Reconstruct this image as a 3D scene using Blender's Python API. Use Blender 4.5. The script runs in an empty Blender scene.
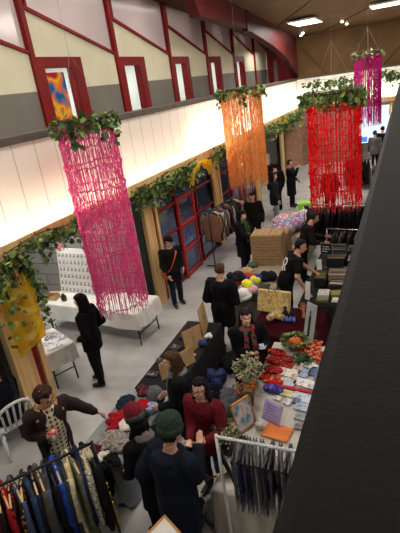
# craft market hall
CAMR = [[0.915536, 0.023153, -0.401569], [0.378828, -0.385233, 0.841478], [-0.135215, -0.922529, -0.361466]]
import bpy, bmesh, math, random
from mathutils import Vector, Matrix, Quaternion, noise
from math import pi, sin, cos, radians, atan2, sqrt
rnd = random.Random(7)
SC = bpy.context.scene
COL = SC.collection
V = Vector

# ---------------------------------------------------------------- helpers
class MB:
    """collects shapes that become ONE mesh"""
    def __init__(s): s.v = []; s.f = []; s.m = []
    def add(s, vs, fs, mi=0):
        b = len(s.v); s.v += [tuple(p) for p in vs]
        s.f += [tuple(b+i for i in f) for f in fs]; s.m += [mi]*len(fs); return s
    def box(s, lo, hi, M=None, mi=0):
        x0,y0,z0 = lo; x1,y1,z1 = hi
        vs = [V(p) for p in ((x0,y0,z0),(x1,y0,z0),(x1,y1,z0),(x0,y1,z0),(x0,y0,z1),(x1,y0,z1),(x1,y1,z1),(x0,y1,z1))]
        if M is not None: vs = [M @ p for p in vs]
        return s.add(vs, [(0,3,2,1),(4,5,6,7),(0,1,5,4),(1,2,6,5),(2,3,7,6),(3,0,4,7)], mi)
    def cbox(s, c, d, M=None, mi=0):
        return s.box((c[0]-d[0]/2,c[1]-d[1]/2,c[2]-d[2]/2),(c[0]+d[0]/2,c[1]+d[1]/2,c[2]+d[2]/2),M,mi)
    def loft(s, cs, rx, ry, X=None, n=12, mi=0, cap=True, closed=False):
        """rings of radii rx (along X) and ry round the points cs"""
        cs = [V(c) for c in cs]; k = len(cs)
        if not hasattr(rx,'__len__'): rx = [rx]*k
        if ry is None: ry = rx
        if not hasattr(ry,'__len__'): ry = [ry]*k
        vs = []; px = V(X) if X is not None else None
        for i in range(k):
            t = (cs[min(i+1,k-1)]-cs[max(i-1,0)])
            t = t.normalized() if t.length > 1e-9 else V((0,0,1))
            if px is None:
                px = V((1,0,0)) if abs(t.x) < .8 else V((0,1,0))
            x = px - t*px.dot(t)
            if x.length < 1e-6: x = t.orthogonal()
            x.normalize(); y = t.cross(x)
            if X is None: px = x
            for j in range(n):
                a = 2*pi*j/n
                vs.append(cs[i]+x*(cos(a)*rx[i])+y*(sin(a)*ry[i]))
        fs = []
        for i in range(k-1):
            for j in range(n):
                a = i*n+j; b = i*n+(j+1)%n
                fs.append((a,b,b+n,a+n))
        if closed:
            i = k-1
            for j in range(n):
                fs.append((i*n+j,i*n+(j+1)%n,(j+1)%n,j))
        elif cap:
            fs.append(tuple(range(n-1,-1,-1))); fs.append(tuple(range((k-1)*n,k*n)))
        return s.add(vs, fs, mi)
    def tube(s, pts, r, n=8, mi=0, closed=False): return s.loft(pts, r, None, None, n, mi, True, closed)
    def rcone(s, a, b, ra, rb, n=12, mi=0):
        """tapered capsule"""
        a = V(a); b = V(b); d = (b-a); d = d.normalized() if d.length > 1e-9 else V((0,0,1))
        pts = []; rr = []
        for i in range(1,4):
            t = -pi/2 + i*pi/8; pts.append(a+d*(ra*sin(t))); rr.append(ra*cos(t))
        pts.append(a); rr.append(ra); pts.append(b); rr.append(rb)
        for i in range(1,4):
            t = i*pi/8; pts.append(b+d*(rb*sin(t))); rr.append(rb*cos(t))
        return s.loft(pts, rr, None, None, n, mi)
    def chain(s, pts, rr, n=10, mi=0):
        for i in range(len(pts)-1): s.rcone(pts[i],pts[i+1],rr[i],rr[i+1],n,mi)
        return s
    def ell(s, c, r, M=None, nu=14, nv=9, mi=0):
        c = V(c); R = M if M is not None else Matrix.Identity(3)
        vs = [c+R@V((0,0,-r[2]))]
        for i in range(1,nv):
            t = -pi/2+pi*i/nv
            for j in range(nu):
                a = 2*pi*j/nu
                vs.append(c+R@V((r[0]*cos(t)*cos(a),r[1]*cos(t)*sin(a),r[2]*sin(t))))
        vs.append(c+R@V((0,0,r[2]))); L = len(vs)-1; fs = []
        for j in range(nu): fs.append((0,1+(j+1)%nu,1+j))
        for i in range(nv-2):
            for j in range(nu):
                a = 1+i*nu+j; b = 1+i*nu+(j+1)%nu; fs.append((a,b,b+nu,a+nu))
        o = 1+(nv-2)*nu
        for j in range(nu): fs.append((o+j,o+(j+1)%nu,L))
        return s.add(vs,fs,mi)
    def grid(s, fn, nu, nv, mi=0):
        vs = [fn(i/nu,j/nv) for j in range(nv+1) for i in range(nu+1)]
        fs = [(j*(nu+1)+i,j*(nu+1)+i+1,(j+1)*(nu+1)+i+1,(j+1)*(nu+1)+i) for j in range(nv) for i in range(nu)]
        return s.add(vs,fs,mi)
    def prism(s, poly, axis, a, b, mi=0):
        """polygon in the plane across `axis` pushed from a to b"""
        def P(p,h):
            return (h,p[0],p[1]) if axis=='x' else ((p[0],h,p[1]) if axis=='y' else (p[0],p[1],h))
        n = len(poly)
        vs = [P(p,a) for p in poly]+[P(p,b) for p in poly]
        fs = [tuple(range(n)),tuple(range(2*n-1,n-1,-1))]+[(i,i+n,(i+1)%n+n,(i+1)%n) for i in range(n)]
        return s.add(vs,fs,mi)
    def mesh(s, name):
        me = bpy.data.meshes.new(name); me.from_pydata(s.v,[],s.f)
        if any(s.m): me.polygons.foreach_set('material_index', s.m)
        me.update(); return me
    def build(s, name, mats, parent=None, smooth=False, bevel=0, fix=True, loc=None, rz=0):
        me = s.mesh(name)
        if fix:
            bm = bmesh.new(); bm.from_mesh(me); bmesh.ops.recalc_face_normals(bm, faces=bm.faces); bm.to_mesh(me); bm.free()
        return link(me, name, mats, parent, smooth, bevel, loc, rz)

def link(me, name, mats, parent=None, smooth=False, bevel=0, loc=None, rz=0):
    if not isinstance(mats,(list,tuple)): mats = [mats]
    idx = [q.material_index for q in me.polygons] if len(mats) > 1 else None
    me.materials.clear()
    for m in mats: me.materials.append(m)
    if idx: me.polygons.foreach_set('material_index', idx)
    if smooth: me.polygons.foreach_set('use_smooth',[True]*len(me.polygons))
    o = bpy.data.objects.new(name, me); COL.objects.link(o)
    if parent is not None: o.parent = parent
    if loc is not None: o.location = loc
    o.rotation_euler.z = rz
    if bevel:
        b = o.modifiers.new('bevel','BEVEL'); b.width = bevel; b.segments = 2; b.limit_method = 'ANGLE'
    return o

def tag(o, label=None, cat=None, group=None, kind=None):
    if label: o['label'] = label
    if cat: o['category'] = cat
    if group: o['group'] = group
    if kind: o['kind'] = kind
    return o
def thing(name, label, cat, loc=(0,0,0), rz=0, group=None):
    o = bpy.data.objects.new(name, None); COL.objects.link(o)
    o.empty_display_size = .1; o.location = loc; o.rotation_euler.z = rz
    return tag(o,label,cat,group)
def struct(o): o['kind'] = 'structure'; return o
def dup(root, loc=None, rz=None, label=None, group=None, mat=None):
    r = root.copy(); COL.objects.link(r)
    if loc is not None: r.location = loc
    if rz is not None: r.rotation_euler.z = rz
    if label: r['label'] = label
    if group: r['group'] = group
    for ch in list(root.children):
        c = ch.copy(); COL.objects.link(c); c.parent = r
        for g in list(ch.children):
            d = g.copy(); COL.objects.link(d); d.parent = c
    return r
def remesh(mb, voxel, smooth=2):
    me = mb.mesh('tmp'); ob = bpy.data.objects.new('tmp',me); COL.objects.link(ob)
    m = ob.modifiers.new('r','REMESH'); m.mode = 'VOXEL'; m.voxel_size = voxel
    if smooth:
        k = ob.modifiers.new('s','SMOOTH'); k.factor = .5; k.iterations = smooth
    dg = bpy.context.evaluated_depsgraph_get(); dg.update()
    out = bpy.data.meshes.new_from_object(ob.evaluated_get(dg))
    bpy.data.objects.remove(ob); bpy.data.meshes.remove(me)
    return out
def ruffle(me, amp, freq, stretch=(1,1,1), seed=0):
    off = V((seed*3.1,seed*1.7,seed*2.3)); ns = [v.normal.copy() for v in me.vertices]
    for v,nn in zip(me.vertices,ns):
        p = V((v.co.x*stretch[0],v.co.y*stretch[1],v.co.z*stretch[2]))*freq+off
        v.co += nn*(amp*(noise.noise(p)+.5*noise.noise(p*2.1)))
    me.update(); return me

# ---------------------------------------------------------------- materials
def lin(c):
    return tuple(((x/255)/12.92 if x/255 <= .04045 else ((x/255+.055)/1.055)**2.4) for x in c)
_M = {}
def mat(name, col, rough=.7, col2=None, scale=8, metal=0, bump=0, bscale=None, spec=.4, stretch=(1,1,1), detail=4, lo=.35, hi=.65, sheen=0):
    """noise-mottled surface; colours are sRGB 0..255"""
    if name in _M: return _M[name]
    m = bpy.data.materials.new(name); m.use_nodes = True; N = m.node_tree.nodes; L = m.node_tree.links
    b = N['Principled BSDF']; c = lin(col)
    b.inputs['Roughness'].default_value = rough; b.inputs['Metallic'].default_value = metal
    b.inputs['Specular IOR Level'].default_value = spec
    if sheen: b.inputs['Sheen Weight'].default_value = sheen
    tc = N.new('ShaderNodeTexCoord'); mp = N.new('ShaderNodeMapping'); L.new(tc.outputs['Object'],mp.inputs[0]); mp.inputs['Scale'].default_value = stretch
    nz = N.new('ShaderNodeTexNoise'); L.new(mp.outputs[0],nz.inputs['Vector']); nz.inputs['Scale'].default_value = scale; nz.inputs['Detail'].default_value = detail
    rp = N.new('ShaderNodeValToRGB'); L.new(nz.outputs['Fac'],rp.inputs[0])
    c2 = lin(col2) if col2 else tuple(x*.8 for x in c)
    rp.color_ramp.elements[0].color = (*c2,1); rp.color_ramp.elements[1].color = (*c,1)
    rp.color_ramp.elements[0].position = lo; rp.color_ramp.elements[1].position = hi
    L.new(rp.outputs[0],b.inputs['Base Color'])
    if bump:
        n2 = N.new('ShaderNodeTexNoise'); L.new(mp.outputs[0],n2.inputs['Vector']); n2.inputs['Scale'].default_value = bscale or scale*3; n2.inputs['Detail'].default_value = 6
        bp = N.new('ShaderNodeBump'); bp.inputs['Strength'].default_value = bump; bp.inputs['Distance'].default_value = .02
        L.new(n2.outputs['Fac'],bp.inputs['Height']); L.new(bp.outputs[0],b.inputs['Normal'])
    _M[name] = m; return m
def cloth(name, col, col2=None, scale=30): return mat(name,col,.9,col2,scale,bump=.35,bscale=60,spec=.15,sheen=.0)
def patterned(name, kind, cols, scale, rot=(0,0,0), rough=.85, ratio=(1,1,1)):
    """stripes / checks / dots / voronoi patches made of a few colours"""
    if name in _M: return _M[name]
    m = bpy.data.materials.new(name); m.use_nodes = True; N = m.node_tree.nodes; L = m.node_tree.links
    b = N['Principled BSDF']; b.inputs['Roughness'].default_value = rough; b.inputs['Specular IOR Level'].default_value = .2
    tc = N.new('ShaderNodeTexCoord'); mp = N.new('ShaderNodeMapping'); L.new(tc.outputs['Object'],mp.inputs[0])
    mp.inputs['Rotation'].default_value = rot; mp.inputs['Scale'].default_value = ratio
    if kind == 'check':
        t = N.new('ShaderNodeTexChecker'); t.inputs['Scale'].default_value = scale
        t.inputs['Color1'].default_value = (*lin(cols[0]),1); t.inputs['Color2'].default_value = (*lin(cols[1]),1)
        L.new(mp.outputs[0],t.inputs['Vector']); out = t.outputs['Color']
        if len(cols) > 2:
            t2 = N.new('ShaderNodeTexChecker'); t2.inputs['Scale'].default_value = scale*.5; L.new(mp.outputs[0],t2.inputs['Vector'])
            mx = N.new('ShaderNodeMix'); mx.data_type = 'RGBA'; L.new(t2.outputs['Fac'],mx.inputs['Factor']); L.new(out,mx.inputs['A']); mx.inputs['B'].default_value = (*lin(cols[2]),1); out = mx.outputs['Result']
    else:
        if kind == 'wave':
            t = N.new('ShaderNodeTexWave'); t.inputs['Scale'].default_value = scale; t.inputs['Distortion'].default_value = 1.5; fac = t.outputs['Fac']
        elif kind == 'dots':
            t = N.new('ShaderNodeTexVoronoi'); t.inputs['Scale'].default_value = scale; fac = t.outputs['Distance']; t.inputs['Randomness'].default_value = 0
        elif kind == 'cells':
            t = N.new('ShaderNodeTexVoronoi'); t.inputs['Scale'].default_value = scale; fac = None
            sp = N.new('ShaderNodeSeparateColor'); L.new(t.outputs['Color'],sp.inputs[0]); fac = sp.outputs[0]
        else:
            t = N.new('ShaderNodeTexNoise'); t.inputs['Scale'].default_value = scale; t.inputs['Detail'].default_value = 2; fac = t.outputs['Fac']
        L.new(mp.outputs[0],t.inputs['Vector'])
        rp = N.new('ShaderNodeValToRGB'); rp.color_ramp.interpolation = 'CONSTANT' if kind != 'noise2' else 'LINEAR'
        while len(rp.color_ramp.elements) < len(cols): rp.color_ramp.elements.new(.5)
        n = len(cols)
        lo, hi = (.3,.7) if kind.startswith('noise') else (0,1)
        for i,c in enumerate(cols):
            e = rp.color_ramp.elements[i]; e.position = lo+(hi-lo)*i/n; e.color = (*lin(c),1)
        L.new(fac,rp.inputs[0]); out = rp.outputs[0]
    L.new(out,b.inputs['Base Color']); _M[name] = m; return m
def emis(name, col, strength):
    if name in _M: return _M[name]
    m = bpy.data.materials.new(name); m.use_nodes = True; N = m.node_tree.nodes; L = m.node_tree.links
    N.remove(N['Principled BSDF']); e = N.new('ShaderNodeEmission'); e.inputs[0].default_value = (*lin(col),1); e.inputs[1].default_value = strength
    L.new(e.outputs[0],N['Material Output'].inputs[0]); _M[name] = m; return m
def thin(name, col, trans=.5, rough=.3, metal=0, transp=0, gloss=.0):
    """translucent sheet: diffuse + translucent (+ see-through) (+ glossy foil)"""
    if name in _M: return _M[name]
    m = bpy.data.materials.new(name); m.use_nodes = True; N = m.node_tree.nodes; L = m.node_tree.links
    N.remove(N['Principled BSDF']); c = (*lin(col),1)
    d = N.new('ShaderNodeBsdfDiffuse'); d.inputs[0].default_value = c
    t = N.new('ShaderNodeBsdfTranslucent'); t.inputs[0].default_value = c
    x = N.new('ShaderNodeMixShader'); x.inputs[0].default_value = trans; L.new(d.outputs[0],x.inputs[1]); L.new(t.outputs[0],x.inputs[2]); out = x
    if gloss:
        g = N.new('ShaderNodeBsdfGlossy'); g.inputs[0].default_value = c if metal else (1,1,1,1); g.inputs['Roughness'].default_value = rough
        y = N.new('ShaderNodeMixShader'); y.inputs[0].default_value = gloss; L.new(out.outputs[0],y.inputs[1]); L.new(g.outputs[0],y.inputs[2]); out = y
    if transp:
        tr = N.new('ShaderNodeBsdfTransparent'); z = N.new('ShaderNodeMixShader'); tr.inputs[0].default_value = c if transp > .3 else (1,1,1,1)
        z.inputs[0].default_value = transp; L.new(out.outputs[0],z.inputs[1]); L.new(tr.outputs[0],z.inputs[2]); out = z
    L.new(out.outputs[0],N['Material Output'].inputs[0]); _M[name] = m; return m
def glassy(name, tint, refl=.12, rough=.05):
    if name in _M: return _M[name]
    m = bpy.data.materials.new(name); m.use_nodes = True; N = m.node_tree.nodes; L = m.node_tree.links
    N.remove(N['Principled BSDF'])
    t = N.new('ShaderNodeBsdfTransparent'); t.inputs[0].default_value = (*lin(tint),1)
    g = N.new('ShaderNodeBsdfGlossy'); g.inputs['Roughness'].default_value = rough
    x = N.new('ShaderNodeMixShader'); x.inputs[0].default_value = refl
    L.new(t.outputs[0],x.inputs[1]); L.new(g.outputs[0],x.inputs[2]); L.new(x.outputs[0],N['Material Output'].inputs[0]); _M[name] = m; return m
def boards(name, col, col2, scale, ratio, rot=(0,0,0), mortar=(60,55,50), msize=.01, rough=.7, bw=.5, rh=.25, offset=.5):
    """courses of blocks, boards or sheets with joints"""
    if name in _M: return _M[name]
    m = bpy.data.materials.new(name); m.use_nodes = True; N = m.node_tree.nodes; L = m.node_tree.links
    b = N['Principled BSDF']; b.inputs['Roughness'].default_value = rough; b.inputs['Specular IOR Level'].default_value = .25
    tc = N.new('ShaderNodeTexCoord'); mp = N.new('ShaderNodeMapping'); L.new(tc.outputs['Object'],mp.inputs[0]); mp.inputs['Rotation'].default_value = rot; mp.inputs['Scale'].default_value = ratio
    t = N.new('ShaderNodeTexBrick'); L.new(mp.outputs[0],t.inputs['Vector']); t.inputs['Scale'].default_value = scale; t.offset = offset
    t.inputs['Color1'].default_value = (*lin(col),1); t.inputs['Color2'].default_value = (*lin(col2),1); t.inputs['Mortar'].default_value = (*lin(mortar),1)
    t.inputs['Mortar Size'].default_value = msize; t.inputs['Brick Width'].default_value = bw; t.inputs['Row Height'].default_value = rh
    nz = N.new('ShaderNodeTexNoise'); L.new(mp.outputs[0],nz.inputs['Vector']); nz.inputs['Scale'].default_value = 6; nz.inputs['Detail'].default_value = 6
    mx = N.new('ShaderNodeMix'); mx.data_type = 'RGBA'; mx.blend_type = 'MULTIPLY'; mx.inputs['Factor'].default_value = .35
    L.new(t.outputs['Color'],mx.inputs['A']); L.new(nz.outputs['Color'],mx.inputs['B']); L.new(mx.outputs['Result'],b.inputs['Base Color'])
    _M[name] = m; return m

def shift_vec(v): return V(v)
def chaikin(pts, n=2):
    pts = [V(p) for p in pts]
    for _ in range(n):
        q = [pts[0]]
        for a,b in zip(pts[:-1],pts[1:]): q += [a*.75+b*.25, a*.25+b*.75]
        q.append(pts[-1]); pts = q
    return pts
def area(name, loc, size, power, col=(1,1,1), rot=(0,0,0), spread=None):
    l = bpy.data.lights.new(name,'AREA'); l.shape = 'RECTANGLE'; l.size, l.size_y = size; l.energy = power; l.color = col
    if spread: l.spread = spread
    o = bpy.data.objects.new(name,l); COL.objects.link(o); o.location = loc; o.rotation_euler = rot; return o

# ---------------------------------------------------------------- camera
cam = bpy.data.cameras.new('camera'); CAM = bpy.data.objects.new('camera',cam); COL.objects.link(CAM)
cam.sensor_fit = 'HORIZONTAL'; cam.sensor_width = 36; cam.lens = 36*459.8/400; cam.clip_start = .02; cam.clip_end = 200
Rc = Matrix(CAMR)
CAM.matrix_world = Matrix.Translation((0,0,4.6)) @ (Rc @ Matrix(((1,0,0),(0,-1,0),(0,0,-1)))).to_4x4()
SC.camera = CAM
SC.view_settings.view_transform = 'Standard'; SC.view_settings.look = 'None'; SC.view_settings.gamma = 1; SC.view_settings.use_curve_mapping = False
SC.view_settings.exposure = 0
w = bpy.data.worlds.new('world'); SC.world = w; w.use_nodes = True
w.node_tree.nodes['Background'].inputs[0].default_value = (.42,.52,.68,1); w.node_tree.nodes['Background'].inputs[1].default_value = .22

# ---------------------------------------------------------------- materials of the shell
M_floor = mat('concrete_floor',(186,184,180),.5,(160,159,156),1.6,bump=.05,bscale=25,detail=8)
M_red = mat('red_paint',(136,16,16),.5,(120,13,14),3,spec=.25)
M_cream = mat('cream_paint',(232,226,196),.75,(224,218,188),1.5)
M_grey = mat('grey_paint',(130,125,116),.7,(122,117,110),1.5)
M_block = boards('grey_block',(178,176,172),(168,167,164),1,(1,1,1),(radians(90),0,0),(120,118,116),.012,.8,.9,.3)
M_timber = mat('pale_timber',(226,192,138),.55,(200,160,104),3,stretch=(4,4,.4),detail=8)
M_osb = mat('wood_board',(176,142,98),.7,(140,106,68),5,detail=10)
M_ceil = mat('ceiling_ply',(112,84,48),.75,(96,72,40),1.2,stretch=(1,1,1),detail=6)
M_ochre = mat('endwall_ply',(112,84,48),.75,(96,70,38),1.5,detail=6)
M_beam = mat('beam_paint',(104,36,34),.5,(86,30,30),2)
M_white = mat('white_paint',(240,240,236),.6,(232,232,228),2)
M_black = mat('black_metal',(22,22,24),.4,(16,16,18),10)
M_cap = mat('ledge_cap',(96,88,80),.45,(80,74,68),4)
M_poly = thin('polycarbonate',(236,222,222),.25,.2,gloss=.08)
M_rail = mat('rail_top',(7,7,7),.6,(4,4,4),5,spec=.12,bump=.12,bscale=130,detail=8)

WX = -5.06
# floor
struct(MB().box((-12,-2,-.1),(6,25.2,0)).build('floor',M_floor))
# ground-floor blocks between the bays
struct(MB().box((-9.4,8.55,0),(WX-.16,8.75,2.75)).build('wall_recess',M_block))
struct(MB().box((-9.4,4.5,0),(WX-.24,4.62,2.75)).build('wall_bay',M_block))
struct(MB().box((-9.5,-2,0),(-9.4,8.75,2.75)).build('wall_recess_left',M_block))
struct(MB().box((-9.5,-2,2.75),(WX-.35,8.75,2.93)).build('ceiling_recess',M_white))
# end wall
struct(MB().box((-12,24.9,0),(5,25.1,2.93)).build('wall_end_lower',M_grey))
struct(MB().box((-12,24.95,4.3),(5,25.15,7.9)).build('wall_end',M_ochre))
struct(MB().box((-12,17.2,0),(-11.9,25,2.93)).build('wall_far_left',M_grey))
struct(MB().box((-12,17.0,0),(WX-.2,17.2,2.93)).build('wall_far_bay',M_grey))
# right side below and behind the mezzanine the camera stands on
struct(MB().box((3.0,-2,0),(3.1,25,7.9)).build('wall_right',M_white))
struct(MB().box((-9.5,-2.1,0),(3.1,-2,7.9)).build('wall_near',M_grey))
struct(MB().box((.12,-2,2.75),(3,14,3.0)).build('floor_mezzanine',M_white))
# parapet whose top runs under the camera
struct(MB().box((-.105,-2,2.75),(.12,22.6,4.225)).build('wall_mezzanine_parapet',M_rail,bevel=.02))

# ---------------------------------------------------------------- left parapet (lit from inside)
def seams(name, along):
    m = bpy.data.materials.new(name); m.use_nodes = True; N = m.node_tree.nodes; L = m.node_tree.links
    N.remove(N['Principled BSDF'])
    tc = N.new('ShaderNodeTexCoord'); sx = N.new('ShaderNodeSeparateXYZ'); L.new(tc.outputs['Object'],sx.inputs[0])
    a = N.new('ShaderNodeMath'); a.operation = 'MULTIPLY'; a.inputs[1].default_value = 1/.46; L.new(sx.outputs[along],a.inputs[0])
    fr = N.new('ShaderNodeMath'); fr.operation = 'FRACT'; L.new(a.outputs[0],fr.inputs[0])
    lt = N.new('ShaderNodeMath'); lt.operation = 'LESS_THAN'; lt.inputs[1].default_value = .035; L.new(fr.outputs[0],lt.inputs[0])
    mx = N.new('ShaderNodeMix'); mx.data_type = 'RGBA'; L.new(lt.outputs[0],mx.inputs['Factor']); mx.inputs['A'].default_value = (.9,.88,.84,1); mx.inputs['B'].default_value = (.55,.52,.47,1)
    d = N.new('ShaderNodeBsdfDiffuse'); t = N.new('ShaderNodeBsdfTranslucent'); x = N.new('ShaderNodeMixShader'); x.inputs[0].default_value = .5
    L.new(mx.outputs['Result'],d.inputs[0]); L.new(mx.outputs['Result'],t.inputs[0]); L.new(d.outputs[0],x.inputs[1]); L.new(t.outputs[0],x.inputs[2])
    L.new(x.outputs[0],N['Material Output'].inputs[0]); return m
P_Y, P_X = seams('parapet_sheet_y',1), seams('parapet_sheet_x',0)
struct(MB().box((WX-.012,-2,2.93),(WX,24.8,4.2)).build('wall_left_parapet',P_Y))
struct(MB().box((WX-.36,-2,2.93),(WX-.34,24.8,4.2)).build('wall_left_parapet_back',M_osb))
struct(MB().box((WX-.42,-2,4.2),(WX+.05,25.1,4.31)).build('trim_left_ledge',M_cap,bevel=.01))
struct(MB().box((WX,24.788,2.93),(3,24.8,4.24)).build('wall_end_parapet',P_X))
struct(MB().box((WX,24.93,2.93),(3,24.9,4.24)).build('wall_end_parapet_back',M_white))
struct(MB().box((WX,24.77,4.24),(3,25.0,4.31)).build('trim_end_ledge',M_cap))
struct(MB().box((WX-.4,-2,2.72),(WX+.02,24.8,2.93)).build('trim_left_header',M_timber,bevel=.008))
struct(MB().box((WX,24.74,2.74),(3,24.9,2.93)).build('trim_end_header',M_timber))
# mezzanine corridor floor and soffit
struct(MB().box((-6.55,-2,2.93),(WX-.42,25,3.02)).build('floor_corridor',M_grey))
struct(MB().box((-9,-2,2.94),(-6.55,25,3.02)).build('floor_rooms',M_grey))

# ---------------------------------------------------------------- corridor wall with red doors
CX = -6.5; BAY = 3.0; D0 = 7.62
doors_y = [D0+BAY*k for k in range(-3,5)]
def zc(y): return 6.18+.07*(24.8-y)
# cream wall with openings : pieces between the doors, one wall
wl = MB()
ys = [-2]
for d in doors_y:
    last = d > 22
    wd = 2.0 if last else (1.5 if d < 10 else 1.35)
    a, b = d, d+wd
    wl.box((CX-.12,ys[-1],3.0),(CX,a,4.93),mi=1); wl.box((CX-.12,ys[-1],4.93),(CX,a,5.54),mi=0)
    ys.append(b)
wl.box((CX-.12,ys[-1],3.0),(CX,25,4.93),mi=1); wl.box((CX-.12,ys[-1],4.93),(CX,25,5.54),mi=0)
# the saw-tooth upper wall under each slanting rail
for k in range(-4,6):
    y0 = D0+BAY*k
    wl.prism([(y0,5.54),(y0+BAY,5.54),(y0+BAY,5.62),(y0,6.40)],'x',CX-.12,CX)
struct(wl.build('wall_left_corridor',[M_cream,M_grey]))
cl = MB()
for k in range(-4,6):
    y0 = D0+BAY*k
    cl.prism([(y0+.06,6.40),(y0+BAY-.02,5.64),(y0+BAY-.02,zc(y0+BAY)+.3),(y0+.06,zc(y0)+.3)],'x',CX-.1,CX-.04)
struct(cl.build('window_clerestory',M_poly))
tr = MB()
for k in range(-4,6):
    y0 = D0+BAY*k
    tr.box((CX-.1,y0-.06,3.0),(CX+.06,y0+.06,zc(y0)+.3))
    tr.prism([(y0+.05,6.36),(y0+BAY-.05,5.58),(y0+BAY-.05,5.64),(y0+.05,6.43)],'x',CX-.08,CX+.05)
    tr.prism([(y0+.14,6.38),(y0+.2,6.36),(y0+.2,zc(y0)+.3),(y0+.14,zc(y0)+.3)],'x',CX-.08,CX+.03)
struct(tr.build('trim_corridor_posts',M_red))
m = MB(); m.box((-6.42,24.86,3.02),(-5.2,24.94,5.5)); o = struct(m.build('door_9',M_red,bevel=.006))
MB().box((-6.16,24.85,4.2),(-5.98,24.86,5.25)).build('glazing',M_grey,o); MB().tube([(-6.3,24.82,4.0),(-6.3,24.82,4.3)],.015).build('handle',M_black,o)
struct(MB().box((-9,25.0,3.02),(WX-.3,25.1,7.6)).build('wall_corridor_end',M_cream))
# rooms behind the doors
struct(MB().box((-8.9,-2,3.02),(-8.8,25,5.7)).build('wall_rooms',M_white))
struct(MB().box((-8.9,-2,5.6),(CX-.1,25,5.7)).build('ceiling_rooms',M_white))
part_w = MB()
for k in range(-4,6): part_w.box((-8.8,D0+BAY*k-.65,3.02),(CX-.12,D0+BAY*k-.55,5.6))
struct(part_w.build('wall_partitions',M_white))
M_pane = glassy('door_glass',(235,240,240),.05)
for i,d in enumerate(doors_y):
    last = d > 22
    if last:
        m = MB(); m.box((CX-.1,d,3.02),(CX+.04,d+2.0,5.52)); o = struct(m.build('door_%d'%(i+1),M_red))
        struct(MB().box((CX+.04,d+.55,3.9),(CX+.05,d+.75,5.1)).build('glazing',M_grey,o)); del o.children[0]['kind']
        MB().tube([(CX+.09,d+.42,4.0),(CX+.09,d+.42,4.3)],.015).build('handle',M_black,o)
        continue
    wd = 1.5 if d < 10 else 1.35
    ow = .86 if d < 10 else .72          # the lit opening
    m = MB()
    m.box((CX-.1,d+.02,3.02),(CX+.05,d+.26,5.54)); m.box((CX-.1,d+.26,5.34),(CX+.05,d+wd,5.54)); m.box((CX-.1,d+.26+ow,3.02),(CX+.05,d+wd,5.34))
    o = struct(m.build('door_%d'%(i+1),M_red,bevel=.006))
    MB().box((CX-.05,d+.26,3.02),(CX-.04,d+.26+ow,5.34)).build('pane',M_pane,o)
    MB().box((CX+.051,d+.26+ow+.06,3.3),(CX+.062,d+.26+ow+.1,5.25)).build('door_stile',mat('dark_red',(110,16,20),.4),o)
    MB().tube([(CX+.09,d+.3+ow,4.0),(CX+.09,d+.3+ow,4.25)],.014).build('handle',M_white,o)
# ---------------------------------------------------------------- roof
rf = MB()
rf.add([(-9,-2,zc(-2)),(3.2,-2,zc(-2)),(3.2,25.2,zc(25.2)),(-9,25.2,zc(25.2)),(-9,-2,zc(-2)+.15),(3.2,-2,zc(-2)+.15),(3.2,25.2,zc(25.2)+.15),(-9,25.2,zc(25.2)+.15)],
       [(0,1,2,3),(7,6,5,4),(0,4,5,1),(1,5,6,2),(2,6,7,3),(3,7,4,0)])
struct(rf.build('ceiling',M_ceil))
# big red beam with its haunch, along the edge of the corridor
bm_ = MB(); bm_.prism([(12.2,6.9),(12.6,6.3),(16.9,6.18),(17.3,6.1),(20.2,5.72),(23.0,5.2),(24.9,4.36),(24.9,zc(24.9)+.02),(12.2,zc(12.2)+.02)],'x',WX-.2,WX+.1)
struct(bm_.build('trim_roof_beam',M_beam,bevel=.01))
sm = MB()
for a,b in (((-5.3,21.6),(-2.4,16.4)),((-3.7,24.6),(-.2,18.6)),((-4.9,13.5),(-1.2,8.5))):
    A = V((a[0],a[1],zc(a[1])-.01)); B = V((b[0],b[1],zc(b[1])-.01)); sm.tube([A,B],.02,6)
struct(sm.build('trim_ceiling_seams',mat('seam',(60,46,34),.8)))
bc = MB()
for a,b in (((-4.7,5.6),(-3.6,4.35)),((-1.0,4.4),(.3,5.6))): bc.tube([(a[0],24.93,a[1]),(b[0],24.93,b[1])],.04,6)
struct(bc.build('trim_end_braces',mat('brace',(90,62,38),.7)))
# facade timber posts
for i,(y,w_) in enumerate(((4.19,.36),(8.42,.36),(12.55,.34),(16.8,.34),(21.0,.34))):
    struct(MB().box((WX-.2,y-w_/2,0),(WX+.0,y+w_/2,2.73)).build('trim_post_%d'%(i+1),M_timber,bevel=.008))
    struct(MB().box((WX-.2,y-w_/2-.13,0),(WX-.06,y-w_/2-.05,2.73)).build('trim_dark_steel_%d'%(i+1),M_black))
    struct(MB().box((WX-.16,y+w_/2+.02,0),(WX-.05,y+w_/2+.13,2.73)).build('trim_steel_%d'%(i+1),M_red))
    struct(MB().box((WX-.2,y+w_/2+.15,0),(WX-.02,y+w_/2+.25,2.73)).build('trim_stud_%d'%(i+1),M_timber))
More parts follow.
